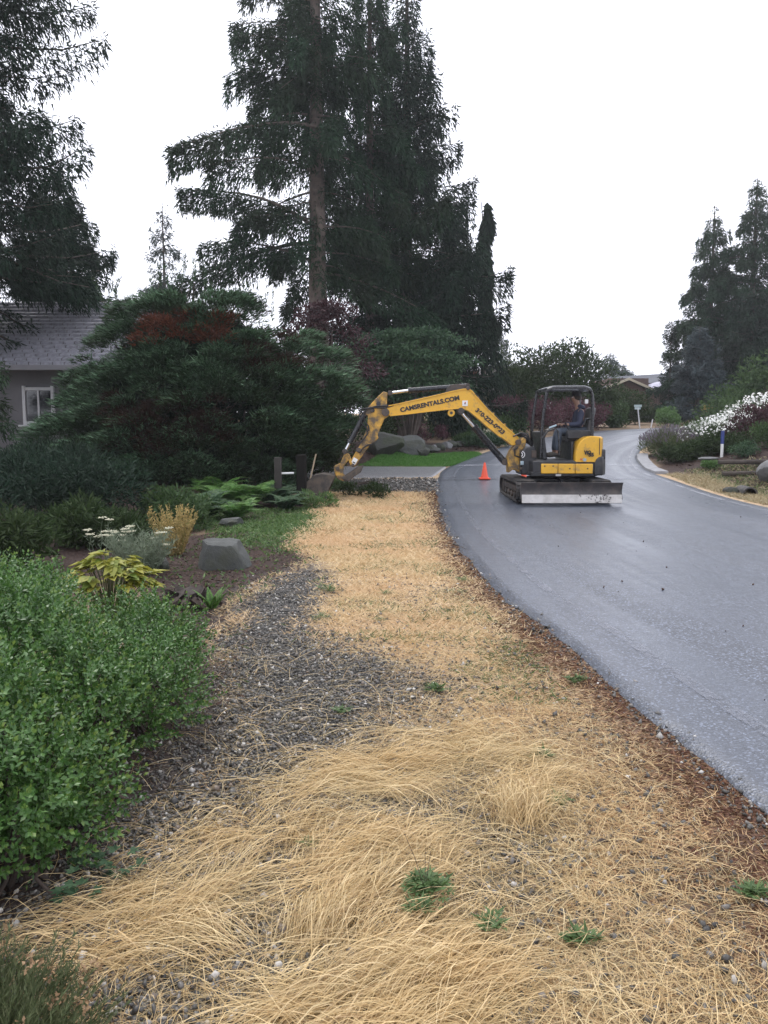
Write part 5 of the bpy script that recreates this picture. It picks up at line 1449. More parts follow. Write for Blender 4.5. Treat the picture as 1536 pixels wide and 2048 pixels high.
for s, k in ((-1, 'n'), (1, 'f')):
    J['sh' + k] = (hx, hy + s * .185, hz + .48); J['el' + k] = (hx - .06, hy + s * .25, hz + .20)
    J['wr' + k] = (hx - .30, hy + s * .28, hz + .19); J['pa' + k] = (hx - .37, hy + s * .29, hz + .20)
    J['hi' + k] = (hx - .03, hy + s * .10, hz + .02); J['kn' + k] = (hx - .45, hy + s * .15, hz + .06)
    J['an' + k] = (hx - .50, hy + s * .15, hz - .38); J['he' + k] = (hx - .50, hy + s * .15, hz - .44); J['to' + k] = (hx - .68, hy + s * .16, hz - .47)
names = list(J); ix = {k: i for i, k in enumerate(names)}
rad = dict(pel=(.14, .11), wai=(.125, .10), che=(.15, .11), nek=.055, hd0=(.07, .07), hd1=(.085, .098), hd2=(.07, .08))
for k in 'nf':
    rad.update({'sh' + k: .062, 'el' + k: .043, 'wr' + k: .029, 'pa' + k: (.038, .024), 'hi' + k: .088, 'kn' + k: .06, 'an' + k: .042, 'he' + k: .045, 'to' + k: (.04, .03)})
E = [('pel', 'wai'), ('wai', 'che'), ('che', 'nek'), ('nek', 'hd0'), ('hd0', 'hd1'), ('hd1', 'hd2')]
for k in 'nf': E += [('che', 'sh' + k), ('sh' + k, 'el' + k), ('el' + k, 'wr' + k), ('wr' + k, 'pa' + k), ('pel', 'hi' + k), ('hi' + k, 'kn' + k), ('kn' + k, 'an' + k), ('an' + k, 'he' + k), ('he' + k, 'to' + k)]
V = [J[k] for k in names]; RR = [rad[k] for k in names]; EE = [(ix[a], ix[b]) for a, b in E]
# fingers closed over the joystick knobs, thumb from the side of the palm; nose and ears
for s, k in ((-1, 'n'), (1, 'f')):
    p = np.array(J['pa' + k]); b = ix['pa' + k]
    for f in range(4):
        L = (.9, 1.0, .95, .75)[f]; o = np.array([0, (f - 1.5) * .019, .0])
        q = [p + o + np.array([-.035, 0, .006]), p + o + np.array([-.035 - .035 * L, 0, -.008]), p + o + np.array([-.035 - .045 * L, 0, -.038 * L])]
        prev = b
        for pt, rr_ in zip(q, (.0095, .009, .008)):
            V.append(tuple(pt)); RR.append(rr_); EE.append((prev, len(V) - 1)); prev = len(V) - 1
    prev = b
    for pt, rr_ in ((p + np.array([-.01, -s * .035, -.005]), .011), (p + np.array([-.04, -s * .045, -.02]), .0095)):
        V.append(tuple(pt)); RR.append(rr_); EE.append((prev, len(V) - 1)); prev = len(V) - 1
V.append((J['hd1'][0] - .105, hy, J['hd1'][2] - .02)); RR.append(.016); EE.append((ix['hd1'], len(V) - 1))
body = skin_mesh('body', V, EE, RR, ix['pel'], MAT['skin'], per)
def garment(name, keys, edges, grow, root, mat, extra=None):
    id2 = {k: i for i, k in enumerate(keys)}
    RG = []
    for k in keys:
        q = rad[k]; q = q if isinstance(q, tuple) else (q, q); RG.append((q[0] * grow + .012, q[1] * grow + .012))
    return skin_mesh(name, [J[k] for k in keys], [(id2[a], id2[b]) for a, b in edges], RG, id2[root], mat, per)
garment('hoodie', ['pel', 'wai', 'che', 'nek', 'shn', 'eln', 'wrn', 'shf', 'elf', 'wrf'], [('pel', 'wai'), ('wai', 'che'), ('che', 'nek'), ('che', 'shn'), ('shn', 'eln'), ('eln', 'wrn'), ('che', 'shf'), ('shf', 'elf'), ('elf', 'wrf')], 1.12, 'wai', MAT['hoodie'])
garment('jeans', ['pel', 'hin', 'knn', 'ann', 'hif', 'knf', 'anf'], [('pel', 'hin'), ('hin', 'knn'), ('knn', 'ann'), ('pel', 'hif'), ('hif', 'knf'), ('knf', 'anf')], 1.13, 'pel', MAT['jeans'])
G().lathe((J['nek'][0] + .045, hy, J['nek'][2] - .03), [(.075, 0), (.10, .03), (.095, .07), (.06, .09)], 16, (.25, 0, 1)).build('hood', MAT['hoodie'], per)
hc = J['hd2']
g = G(); g.lathe((hc[0] - .0, hy, hc[2] - .035), [(.098, 0), (.10, .03), (.088, .075), (.05, .10), (.01, .108)], 18)
g.poly([[Vector((hc[0] - .085 - .10 * t, hy + w * (.075 - .02 * t), hc[2] - .025 - .02 * t - .006 * abs(w))) for w in (-1, -.5, 0, .5, 1)] + [Vector((hc[0] - .085 - .10 * t, hy + w * (.075 - .02 * t), hc[2] - .035 - .02 * t - .006 * abs(w))) for w in (1, .5, 0, -.5, -1)] for t in (0, .5, 1)])
g.build('cap', MAT['cap'], per)
G().lathe((J['hd1'][0] + .03, hy, J['hd1'][2] - .05), [(.05, 0), (.088, .03), (.092, .08), (.085, .10)], 16).build('hair', MAT['hair'], per)
for s in (-1, 1):
    G().lathe((J['hd1'][0] - .08, hy + s * .033, J['hd1'][2] + .012), [(.001, -.011), (.009, -.006), (.012, 0), (.009, .006), (.001, .011)], 10).build('eye', MAT['decal'], per)
    a = np.array(J['he' + ('n' if s < 0 else 'f')]); b = np.array(J['to' + ('n' if s < 0 else 'f')])
    G().tube([a + [.05, 0, .07], a + [.04, 0, -.01], a + [-.06, 0, -.005], b + [.02, 0, .005], b + [-.03, 0, .0]], [.05, .056, .052, .046, .03], 10).build('boot', MAT['boot'], per)

# ------------------------------------------------------------------ cones, shovel, fence
MAT['cone'] = M('cone_orange', (.75, .085, .035), .5, var=.06)
def cone(label, x, y, h):
    z = float(H(x, y)) + .04
    t = thing('traffic_cone', label, 'traffic cone', (x, y, z), 'orange traffic cones on the road')
    w = h * .36
    g = G(); g.box((x, y, z + .02), (w * 1.75, w * 1.75, .04)); g.build('base', MAT['cone'], t, bevel=.012)
    G().lathe((x, y, z + .038), [(w * .68, 0), (w * .66, .015), (w * .60, .03), (h * .055, h - .05), (h * .04, h - .04)], 24).build('body', MAT['cone'], t)
p = gp(969, 962); cone('orange traffic cone standing alone on the road left of the excavator tracks', p[0], p[1], .44)
p = gp(1051, 958); cone('orange traffic cone peeking out behind the excavator track', 3.50, 20.0, .44)

MAT['handle'] = M('ash_handle', (.38, .30, .20), .6, var=.15)
sh = thing('shovel', 'long handled shovel standing up behind the excavator bucket', 'shovel', (-1.62, 18.0, float(H(-1.62, 18.0))))
zb = float(H(-1.62, 18.0))
a = Vector(at(623, 948, 18.0)); b = Vector(at(632, 908, 18.0))
G().tube([a + (a - b) * .55, a, b], .018, 8).build('handle', MAT['handle'], sh)
q = a + (a - b) * .55
G().poly([[q + Vector((-.10, 0, 0)), q + Vector((0, -.03, 0)), q + Vector((.10, 0, 0)), q + Vector((0, .0, 0))], [q + Vector((-.10, 0, -.2)), q + Vector((0, -.03, -.2)), q + Vector((.10, 0, -.2)), q + Vector((0, 0, -.2))],
          [q + Vector((-.02, 0, -.33)), q + Vector((0, -.02, -.33)), q + Vector((.02, 0, -.33)), q + Vector((0, 0, -.33))]]).build('blade', MAT['steel_dirty'], sh)
p = gp(557, 1012)
fe = thing('rail_fence', 'short weathered fence with two posts and a pale rail, beside the bucket', 'fence', (p[0], p[1], float(H(*p))))
zf = float(H(*p)); p2 = at(602, 950, p[1])
MAT['black_wood'] = M('black_wood', (.012, .011, .010), .95, spec=.1)
MAT['post_grey'] = M('post_grey', (.032, .028, .025), .95, var=.3, scale=4)
g = G(); g.box((p[0], p[1], zf + .45), (.14, .14, 1.1)); g.build('post', MAT['post_grey'], fe, bevel=.012)
g = G(); g.box((p2[0], p[1] + .1, zf + .5), (.20, .18, 1.1)); g.build('post', MAT['black_wood'], fe, bevel=.03)
zr = at(580, 947, p[1])[2]
G().tube([(p[0] + .07, p[1] + .02, zr), (p2[0] - .15, p[1] + .05, zr + .005)], .022, 8).build('rail', MAT['trim_white'], fe)

# ------------------------------------------------------------------ rocks
def rock_mat(name, c, hi, moss=None):
    m, n, l, b, o = newmat(name)
    tc = n.new('ShaderNodeTexCoord')
    f = noise(n, l, 4, 8, tc=tc, rough=.7)
    col = ramp(n, l, f, [(.3, c), (.6, tuple((a + d) / 2 for a, d in zip(c, hi))), (.75, hi)])
    if moss: col = mix(n, l, maprange(n, l, noise(n, l, 2.2, 5, tc=tc), .5, .65, 0, .8), col, moss)
    l.new(col, b.inputs['Base Color']); b.inputs['Roughness'].default_value = .75
    bump(n, l, b, noise(n, l, 14, 8, tc=tc, rough=.7), .8, .03)
    return m
MAT['rock'] = rock_mat('rock', (.034, .037, .034), (.105, .112, .108), (.045, .048, .03))
MAT['rock_dark'] = rock_mat('rock_dark', (.024, .025, .02), (.07, .072, .062), (.03, .04, .016))
MAT['rock_pale'] = rock_mat('rock_pale', (.10, .10, .10), (.24, .245, .25))
def rock(name, label, x, y, sx, sy, sz, seed, mat, cuts=9, sink=.12, rz=0.0, group=None, flat_top=None, boxy=False):
    """an angular stone: a ball cut by random planes"""
    r = rng(seed); bm = bmesh.new()
    bmesh.ops.create_icosphere(bm, subdivisions=4, radius=1.0)
    pl = [(unit(r.normal(size=3)), r.uniform(.55, .82)) for _ in range(cuts)]
    if boxy:
        pl = [(unit(np.array(a, float) + r.normal(size=3) * .10), d) for a, d in (((1, -.25, .28), .62), ((-1, -.15, .08), .64), ((0, 1, 0), .6), ((.08, -1, .16), .52), ((1, -1, -.3), .86))]
    if flat_top: pl.append((unit(np.array([.05, -.1, 1.0])), flat_top))
    for v in bm.verts:
        p = np.array(v.co)
        for nn, d in pl:
            k = p @ nn
            if k > d: p = p - nn * (k - d) * .93
        nz = mnoise.fractal(Vector(p * 1.7) + Vector((seed, 0, 0)), 1.0, 2.0, 5)
        p = p * (1 + .085 * nz) + .012 * r.normal(size=3) * .4
        c, s = math.cos(rz), math.sin(rz)
        v.co = (p[0] * sx * c - p[1] * sy * s, p[0] * sx * s + p[1] * sy * c, p[2] * sz)
    z = float(H(x, y)) + sz * (.62 - sink)
    me = bpy.data.meshes.new(name); bm.to_mesh(me); bm.free(); me.materials.append(mat)
    me.polygons.foreach_set('use_smooth', np.ones(len(me.polygons), bool)); me.set_sharp_from_angle(angle=R(24))
    o = link(name, me, None, (x, y, z))
    return props(o, label, 'rock', group)
p = gp(442, 1140)
o = rock('boulder', 'grey squared boulder with a flat pale top on the bark bed', p[0], p[1] + .14, .35, .31, .33, 307, MAT['rock'], 7, .26, R(8), flat_top=.55, boxy=True)
p = gp(312, 1142); rock('stone', 'small dark stone in the bark left of the squared boulder', p[0], p[1], .16, .14, .12, 302, MAT['rock_dark'])
p = gp(462, 1052); rock('stone', 'small flat stone behind the squared boulder', p[0], p[1], .26, .18, .10, 303, MAT['rock'])
for i, (px, py, sx, sz, lb) in enumerate(((765, 910, .95, .62, 'mossy boulder left in the garden beyond the lawn'), (812, 906, .85, .58, 'pointed grey boulder in the middle of the garden group'),
                                          (838, 908, .75, .36, 'low boulder at the right of the garden group'), (858, 900, .42, .22, 'small pale stone beside the garden boulders'))):
    p = gp(px, py + 6); rock('boulder', lb, p[0], p[1] + .4, sx * .8, .5, sz * .75, 310 + i, (MAT['rock_dark'], MAT['rock'], MAT['rock_dark'], MAT['rock'])[i], 8, .0, R(20 * i))
r = rng(320)
for i in range(9):
    px = 866 + i * 9.5 + r.uniform(-2, 2); py = 903 - i * 1.3 + r.uniform(-2, 2)
    p = gp(px, py); rock('stone', ('leftmost', 'second', 'third', 'fourth', 'middle', 'sixth', 'seventh', 'last but one', 'rightmost')[i] + ' broken grey stone in the low row edging the garden bed', p[0], p[1] + .3, r.uniform(.16, .28), .2, r.uniform(.10, .2), 321 + i, MAT['rock_dark'] if i % 3 else MAT['rock_pale'], group='broken stones edging the bed')
p = gp(1546, 966); rock('boulder', 'pale grey boulder on the right bank above the culvert', p[0] + .1, p[1] + .2, .48, .36, .34, 340, MAT['rock_pale'], 7, .05, R(25))

# root stump in the bark
r = rng(345); p = gp(378, 1212); z = float(H(*p))
st_ = thing('tree_stump', 'dark rotting tree stump with torn roots in the bark bed', 'stump', (p[0], p[1], z))
ns, nk = 9, 28
rings = []
for j in range(ns):
    t = j / (ns - 1)
    rings.append([Vector((p[0] + (.22 - .08 * t + .05 * math.sin(i * 2.4) + .02 * r.normal() + (.06 if i % 5 == 0 else 0) * (1 - t)) * math.cos(2 * PI * i / nk) * 1.0,
                          p[1] + (.18 - .06 * t + .04 * math.sin(i * 2.4) + .02 * r.normal()) * math.sin(2 * PI * i / nk), z - .04 + (.17 + .05 * math.sin(i * 1.9)) * t + .012 * r.normal())) for i in range(nk)])
G().poly(rings).build('trunk', M('rotten_wood', (.035, .026, .022), .95, var=.5, scale=14, bmp=1, bscale=40), st_)
g = G()
for i in range(9):
    a = 2 * PI * i / 9 + r.normal() * .2; q = r.uniform(.28, .42)
    g.tube([(p[0] + .15 * math.cos(a), p[1] + .13 * math.sin(a), z + .07), (p[0] + .26 * math.cos(a), p[1] + .22 * math.sin(a), z + .05), (p[0] + q * math.cos(a + .15), p[1] + q * .8 * math.sin(a + .15), z - .02)], [.045, .03, .012], 6)
g.build('roots', MAT['twig'], st_)

# ------------------------------------------------------------------ boxwood at the left
def boxwood():
    r = rng(401)
    t = thing('boxwood', 'large rounded green boxwood bush with glossy small leaves beside the gravel', 'bush', (-1.9, 3.9, float(H(-1.9, 3.9))))
    mounds = [(-1.62, 2.86, .30, .58, .48, .40), (-1.50, 3.45, .28, .50, .48, .38), (-1.42, 4.05, .25, .42, .45, .33), (-1.52, 4.65, .26, .46, .45, .30), (-1.95, 3.85, .40, .58, .5, .40),
              (-2.15, 4.55, .40, .62, .5, .38), (-2.25, 3.2, .40, .65, .6, .42), (-2.7, 4.1, .40, .6, .6, .42), (-1.85, 5.0, .3, .5, .4, .30), (-1.45, 2.62, .18, .40, .36, .26), (-2.6, 5.0, .38, .6, .5, .4), (-2.0, 2.55, .35, .5, .5, .38)]
    mo = np.array(mounds)
    z0 = H(mo[:, 0], mo[:, 1])
    # sprigs sit on lumps over the mounds
    w = mo[:, 3] * mo[:, 5]; LN = 310
    k = r.choice(len(mo), LN, p=w / w.sum()); v = ball_pts(r, LN); v[:, 2] = np.abs(v[:, 2]) * np.where(r.random(LN) < .75, 1, -1)
    LC = np.stack([mo[k, 0], mo[k, 1], z0[k] + mo[k, 2]], 1) + v * mo[k, 3:6] * r.uniform(.72, 1.0, (LN, 1)); LR = r.uniform(.10, .20, LN); LVv = v
    ns = 16000
    kk = r.choice(LN, ns, p=LR ** 2 / (LR ** 2).sum()); u = ball_pts(r, ns)
    B = LC[kk] + u * LR[kk][:, None] * r.uniform(.25, 1.0, (ns, 1)) ** .6
    dS = unit(u * .8 + LVv[kk] * .5 + np.array([0, 0, .55]) + r.normal(size=(ns, 3)) * .3)
    keep = B[:, 2] > HG(B[:, 0], B[:, 1]) + .02
    B, dS = B[keep], dS[keep]; ns = len(B)
    sl = r.uniform(.05, .11, ns); nl = 10
    a = unit(np.cross(dS, ball_pts(r, ns))); b = np.cross(dS, a)
    P, D, N, TT = [], [], [], []
    for j in range(nl):
        tj = (j // 2 + .5) / (nl / 2); ang = (j % 2) * PI + (j // 2) * PI / 2 + r.normal(0, .25, ns)
        o = a * np.cos(ang)[:, None] + b * np.sin(ang)[:, None]
        P.append(B + dS * (sl * tj)[:, None]); D.append(o * (1.05 - .55 * tj) + dS * (.35 + .75 * tj)); N.append(dS + r.normal(size=(ns, 3)) * .25); TT.append(np.full(ns, tj))
    P, D, N, TT = map(np.concatenate, (P, D, N, TT))
    n = len(P); L = r.uniform(.019, .031, n) * (1.05 - .2 * TT); W = L * r.uniform(.5, .62, n)
    V, F = leaf_tris(P, D, N, L, W, .12, .5)
    tipm = np.repeat((TT > .75) & (r.random(n) < .7), 2)
    mesh_np('foliage', V, F, [MAT['box'], MAT['box_tip']], t, midx=tipm.astype(int))
    # twigs within
    m = 260; e = LC[r.choice(LN, m)]; kb = np.argmin(((e[:, None, :2] - mo[None, :, :2]) ** 2).sum(-1), 1)
    bs = np.stack([mo[kb, 0] + r.normal(0, .12, m), mo[kb, 1] + r.normal(0, .12, m), z0[kb] - .03], 1)
    s = np.linspace(0, 1, 5)[None, :, None]; pts = bs[:, None] * (1 - s) + e[:, None] * s; pts[:, 1:-1] += r.normal(size=(m, 3, 3)) * .025
    V, F = tubes(pts, np.linspace(.012, .002, 5)[None].repeat(m, 0), 4)
    mesh_np('stems', V, F, MAT['twig'], t, smooth=True)
boxwood()

# heather-like bush in the near corner, gone to seed
def heath():
    r = rng(411); x, y = -1.12, 1.72; z0 = float(H(x, y))
    t = thing('heather_bush', 'grey green heather bush with dry brown flower heads in the near corner', 'bush', (x, y, z0))
    n = 1500
    a = r.uniform(0, 2 * PI, n); q = np.sqrt(r.random(n))
    b = np.stack([x + .30 * q * np.cos(a) * 1.1, y + .30 * q * np.sin(a), z0 + 0 * a], 1)
    h = (.33 - .17 * q * q) * r.uniform(.7, 1.12, n)
    e = b + np.stack([.17 * q * np.cos(a) + r.normal(0, .04, n), .14 * q * np.sin(a) + r.normal(0, .04, n), h], 1)
    s = np.linspace(0, 1, 4)[None, :, None]
    pts = b[:, None] * (1 - s) + e[:, None] * s; pts[:, 1:3, :2] += r.normal(size=(n, 2, 2)) * .012
    V, F = tubes(pts, np.linspace(.0016, .0008, 4)[None].repeat(n, 0), 3)
    mesh_np('stems', V, F, MAT['heath'], t)
    k = np.repeat(np.arange(n), 26); u = .15 + .85 * r.random(len(k)); u3 = u[:, None]
    P = b[k] * (1 - u3) + e[k] * u3
    an = r.uniform(0, 2 * PI, len(k))
    D = unit(e - b)[k] * 1.0 + np.stack([np.cos(an), np.sin(an), 0 * an], 1) * .6
    mesh_np('foliage', *spray_tris(P, D, r.normal(size=(len(k), 3)), r.uniform(.014, .03, len(k)), .0042), MAT['heath'], t)
    m = r.choice(n, 120, replace=False); kk = np.repeat(m, 14)
    P = e[kk] + r.normal(size=(len(kk), 3)) * np.array([.010, .010, .008]) + [0, 0, .006]
    mesh_np('flower_head', *leaf_tris(P, ball_pts(r, len(kk)) + [0, 0, .4], ball_pts(r, len(kk)), .014, .009), MAT['seedhead'], t)
    # a few tall spikes by the left border
    sp_ = np.array([(-1.30, 2.02), (-1.26, 2.10), (-1.20, 1.98), (-1.33, 2.14)])
    hh = np.array([.46, .52, .40, .5]); tl = np.linspace(0, 1, 5)
    pts = np.stack([np.stack([px + .10 * tl ** 2, py + 0 * tl, z0 + hh[i] * tl], 1) for i, (px, py) in enumerate(sp_)])
    V, F = tubes(pts, np.linspace(.003, .0015, 5)[None].repeat(4, 0), 5)
    mesh_np('spike', V, F, MAT['heath'], t)
    kk = np.repeat(np.arange(4), 46); u = r.random(len(kk)); P = pts[kk, 0] * (1 - u[:, None]) + pts[kk, -1] * u[:, None]
    an = r.uniform(0, 2 * PI, len(kk)); D = np.stack([np.cos(an) * .6, np.sin(an) * .6, 1 + 0 * an], 1)
    mesh_np('leaves', *leaf_tris(P, D, r.normal(size=(len(kk), 3)), .035, .005, .05), MAT['heath'], t)
    P = np.repeat(pts[:, -1], 30, 0) + r.normal(size=(120, 3)) * [.008, .008, .022]
    mesh_np('flower_head', *leaf_tris(P, ball_pts(r, 120) + [0, 0, .8], ball_pts(r, 120), .02, .009), MAT['seedhead'], t)
heath()

# ------------------------------------------------------------------ ferns and bed plants
def fern(name, label, x, y, nf, L, seed, mat, spread=1.0, arch=.55, group=None, pin=.24):
    r = rng(seed); z0 = float(HG(x, y)); t = thing(name, label, 'fern', (x, y, z0), group)
    Ps, Ds, Ns, Ls, Ws, paths = [], [], [], [], [], []
    for f in range(nf):
        a = 2 * PI * f / nf + r.normal(0, .25); l = L * r.uniform(.7, 1.15); el = R(r.uniform(48, 74))
        m = 26; s = np.linspace(0, 1, m)
        hd = np.array([math.cos(a), math.sin(a), 0])
        path = np.array([x, y, z0]) + hd * (l * (math.cos(el) * s + .25 * s ** 2) * spread)[:, None] + np.array([0, 0, 1.0]) * (l * (math.sin(el) * s - arch * s ** 2.2))[:, None]
        path[:, 2] = np.maximum(path[:, 2], HG(path[:, 0], path[:, 1]) + .03)
        paths.append(path[::5][:6])
        tg = unit(np.gradient(path, axis=0)); sd = unit(np.cross(tg, [0, 0, 1.0])); up = np.cross(sd, tg)
        w = l * pin * np.sin(PI * np.clip(s * .95 + .07, 0, 1)) ** .8 * (1.05 - s * .75)
        for sg in (-1, 1):
            # pinnae, each with small leaflets along it
            for q in (0.0, .34, .62):
                keep = slice(3, m)
                Ps.append(path[keep] + sd[keep] * sg * (w[keep] * q)[:, None] - up[keep] * (w[keep] * q * q * .3)[:, None])
                Ds.append(sd[keep] * sg + tg[keep] * .35 - up[keep] * .25 + r.normal(size=(m - 3, 3)) * .12); Ns.append(up[keep]); Ls.append(w[keep] * .48 + .008); Ws.append(w[keep] * .17 + .010)
    V, F = leaf_tris(np.concatenate(Ps), np.concatenate(Ds), np.concatenate(Ns), np.concatenate(Ls), np.concatenate(Ws), .1, .4)
    mesh_np('fronds', V, F, mat, t)
    V, F = tubes(np.stack(paths), np.linspace(.006, .002, 6)[None].repeat(nf, 0), 4)
    mesh_np('stems', V, F, MAT['heath'], t)
    return t
fl_ = ['leftmost fern of the group behind the ochre seeding plant', 'tallest fern of the group, arching above the green patch', 'fern in the middle of the group under the evergreen', 'fern beside the fence post',
       'fern nearest the squared boulder', 'fern tucked against the evergreen', 'low fern at the edge of the dry grass']
for i, (px, py, L) in enumerate(((405, 1040, .95), (455, 1018, 1.05), (500, 1015, 1.0), (545, 1012, .95), (470, 1040, .75), (430, 1000, 1.0), (572, 1022, .6))):
    p = gp(px, py); fern('bracken_fern', fl_[i], p[0], p[1], 19, L * 1.15, 420 + i, MAT['fern'] if i % 3 else MAT['green_cool'], group='ferns under the evergreen')
p = gp(424, 1222); fern('sword_fern', 'small upright sword fern beside the rotting stump', p[0], p[1], 9, .34, 431, MAT['fern'], .6, .25, pin=.14)
for i, (px, py) in enumerate(((300, 1060), (230, 1075), (330, 1040))):
    p = gp(px, py); fern('bracken_fern', ('dull fern in the shade left of the ochre seeding plant', 'shaded fern at the left behind the white flower heads', 'shaded fern below the broad evergreen')[i], p[0], p[1], 11, .7, 435 + i, MAT['green_dark'], group='shaded ferns')

# dark undergrowth at the left
for i, (x, y, rx, h, mt, lb) in enumerate(((-5.2, 12.6, 1.3, 1.3, 'green_dark', 'dark low bush in the shade at the left, behind the ferns'), (-3.9, 11.0, .8, .65, 'green_dark', 'low dark plant left of the ochre seeding plant'),
                                           (-6.6, 11.0, 1.4, 1.7, 'green_dark', 'shaded bush at the left border below the hemlock boughs'), (-4.7, 9.2, .9, .7, 'green_dark', 'dim low growth behind the boxwood'),
                                           (-3.3, 12.9, .7, .6, 'green', 'small leafy plant between the shaded bush and the ferns'), (-6.3, 14.8, 1.4, 1.35, 'green_dark', 'tall dark bush under the hemlock boughs'))):
    shrub('bush', lb, 'shrub', x, y, rx, rx * .7, h, MAT[mt if mt == 'green' else ('fir_deep' if i in (0, 2, 5) else mt)], int(7000 * rx), .12, .024, seed=440 + i, tip=None)

# ochre plant gone to seed
def stalks(name, label, catg, x, y, n, h, spread, mat, seed, nl=26, L=.03, W=.012, top=None, leafpow=1.0, u0=.2):
    r = rng(seed); z0 = float(HG(x, y)); t = thing(name, label, catg, (x, y, z0))
    a = r.uniform(0, 2 * PI, n); q = np.sqrt(r.random(n))
    b = np.stack([x + .28 * spread * q * np.cos(a), y + .28 * spread * q * np.sin(a), z0 + 0 * a - .02], 1)
    e = b + np.stack([spread * q * np.cos(a) * .75, spread * q * np.sin(a) * .6, h * r.uniform(.7, 1.1, n) * (1 - .15 * q)], 1)
    s = np.linspace(0, 1, 6)[None, :, None]
    pts = b[:, None] * (1 - s) + e[:, None] * s; pts[:, 1:-1, :2] += r.normal(size=(n, 4, 2)) * .012
    V, F = tubes(pts, np.linspace(.004, .0016, 6)[None].repeat(n, 0), 4)
    mesh_np('stems', V, F, mat, t)
    k = np.repeat(np.arange(n), nl); u = u0 + (1 - u0) * r.random(len(k)) ** leafpow
    P = b[k] * (1 - u[:, None]) + e[k] * u[:, None]; an = r.uniform(0, 2 * PI, len(k))
    D = np.stack([np.cos(an), np.sin(an), .8 + r.normal(0, .5, len(k))], 1)
    mesh_np('leaves', *leaf_tris(P, D, r.normal(size=(len(k), 3)), L * r.uniform(.6, 1.3, len(k)), W), mat, t)
    return t, e
p = gp(348, 1108); stalks('seeding_plant', 'ochre yellow plant gone to seed standing above the bark', 'plant', p[0], p[1], 90, .70, .34, MAT['ochre'], 451, 34, .04, .014, u0=.08)
p = gp(285, 1150)
t, e = stalks('yarrow', 'silvery yarrow with flat cream flower heads behind the boxwood', 'flower', p[0], p[1], 90, .55, .42, MAT['silver'], 452, 30, .09, .009)
r = rng(453); top = e[r.choice(len(e), 15, replace=False)]
P = np.repeat(top, 40, 0); aa = r.uniform(0, 2 * PI, len(P)); q = np.sqrt(r.random(len(P))) * .05
P = P + np.stack([q * np.cos(aa), q * np.sin(aa), r.normal(0, .004, len(P)) + .01], 1)
mesh_np('flower_heads', *disc_tris(P, r.normal(size=(len(P), 3)) * .25 + [0, 0, 1], .009), MAT['cream'], t)
p = gp(130, 1150)
t, e = stalks('yarrow', 'sparse yarrow stalks with a few cream heads above the boxwood', 'flower', p[0] + .3, p[1] + .2, 9, .62, .30, MAT['silver'], 454, 16, .07, .009)
P = np.repeat(e, 40, 0); aa = r.uniform(0, 2 * PI, len(P)); q = np.sqrt(r.random(len(P))) * .05
P = P + np.stack([q * np.cos(aa), q * np.sin(aa), r.normal(0, .004, len(P)) + .01], 1)
mesh_np('flower_heads', *disc_tris(P, r.normal(size=(len(P), 3)) * .25 + [0, 0, 1], .009), MAT['cream'], t)

# yellow plant with big lobed leaves
r = rng(456); x, y = -2.28, 6.55; z0 = float(HG(x, y))
t = thing('lobed_plant', 'yellow green plant with big pointed lobed leaves behind the boxwood', 'plant', (x, y, z0))
P, D, N, L, W, pts = [], [], [], [], [], []
for i in range(90):
    a = r.uniform(0, 2 * PI); q = math.sqrt(r.random()) * .34; h = .58 - .22 * (q / .34) ** 2 + r.normal() * .03
    c = np.array([x + q * math.cos(a), y + q * math.sin(a) * .8, z0 + h]); o = np.array([math.cos(a), math.sin(a), -.15 + r.normal() * .2])
    sd = unit(np.cross(o, [0, 0, 1.0]))
    for f, l in ((0, .14), (.65, .115), (-.65, .115), (1.3, .085), (-1.3, .085)):
        P.append(c); D.append(unit(o) * math.cos(f) + sd * math.sin(f) + [0, 0, -.1]); N.append(np.array([0, 0, 1.0]) + r.normal(size=3) * .25); L.append(l * r.uniform(.8, 1.2)); W.append(l * .58)
    s = np.linspace(0, 1, 4)[:, None]; pts.append(np.array([x, y, z0]) * (1 - s) + c * s + np.sin(s * PI) * np.array([0, 0, .05]))
mesh_np('leaves', *leaf_tris(np.array(P), np.array(D), np.array(N), np.array(L), np.array(W), .15, .45), MAT['yellow_green'], t)
V, F = tubes(np.stack(pts), np.linspace(.005, .003, 4)[None].repeat(len(pts), 0), 5); mesh_np('stems', V, F, MAT['heath'], t)

# green weeds in the dry grass and gravel: flat rosettes
def weed(label, px, py, rad, nl, seed, up=.5, mat='weed', lobes=1, wide=.24):
    p = gp(px, py); x, y = p; r = rng(seed); z0 = float(HG(x, y)) + (.035 if (850 < px < 851 or px in (850, 842, 615, 985)) else 0); t = thing('weed', label, 'weed', (x, y, z0), 'green weeds in the dry verge')
    P, D, N, L, W = [], [], [], [], []
    for i in range(int(nl * 1.8)):
        a = r.uniform(0, 2 * PI); el = abs(r.normal(0, up)) + .12; l = .8 * rad * r.uniform(.55, 1.15)
        o = np.array([math.cos(a), math.sin(a), math.tan(min(el, 1.3))]); o /= np.linalg.norm(o)
        c = np.array([x, y, z0 + .01]) + np.array([r.normal() * rad * .25, r.normal() * rad * .25, .01])
        P.append(c); D.append(o); N.append(np.array([0, 0, 1.0]) + r.normal(size=3) * .3); L.append(l); W.append(l * wide)
        sd = unit(np.cross(o, [0, 0, 1.0]))
        for k in range(lobes):
            for sg in (-1, 1):
                P.append(c + o * l * (.3 + .5 * k / max(1, lobes))); D.append(o * .6 + sd * sg); N.append(np.array([0, 0, 1.0]) + r.normal(size=3) * .3); L.append(l * .38); W.append(l * .13)
    mesh_np('leaves', *leaf_tris(np.array(P), np.array(D), np.array(N), np.array(L), np.array(W), .12, .5), MAT[mat], t)
    return t, (x, y, z0)
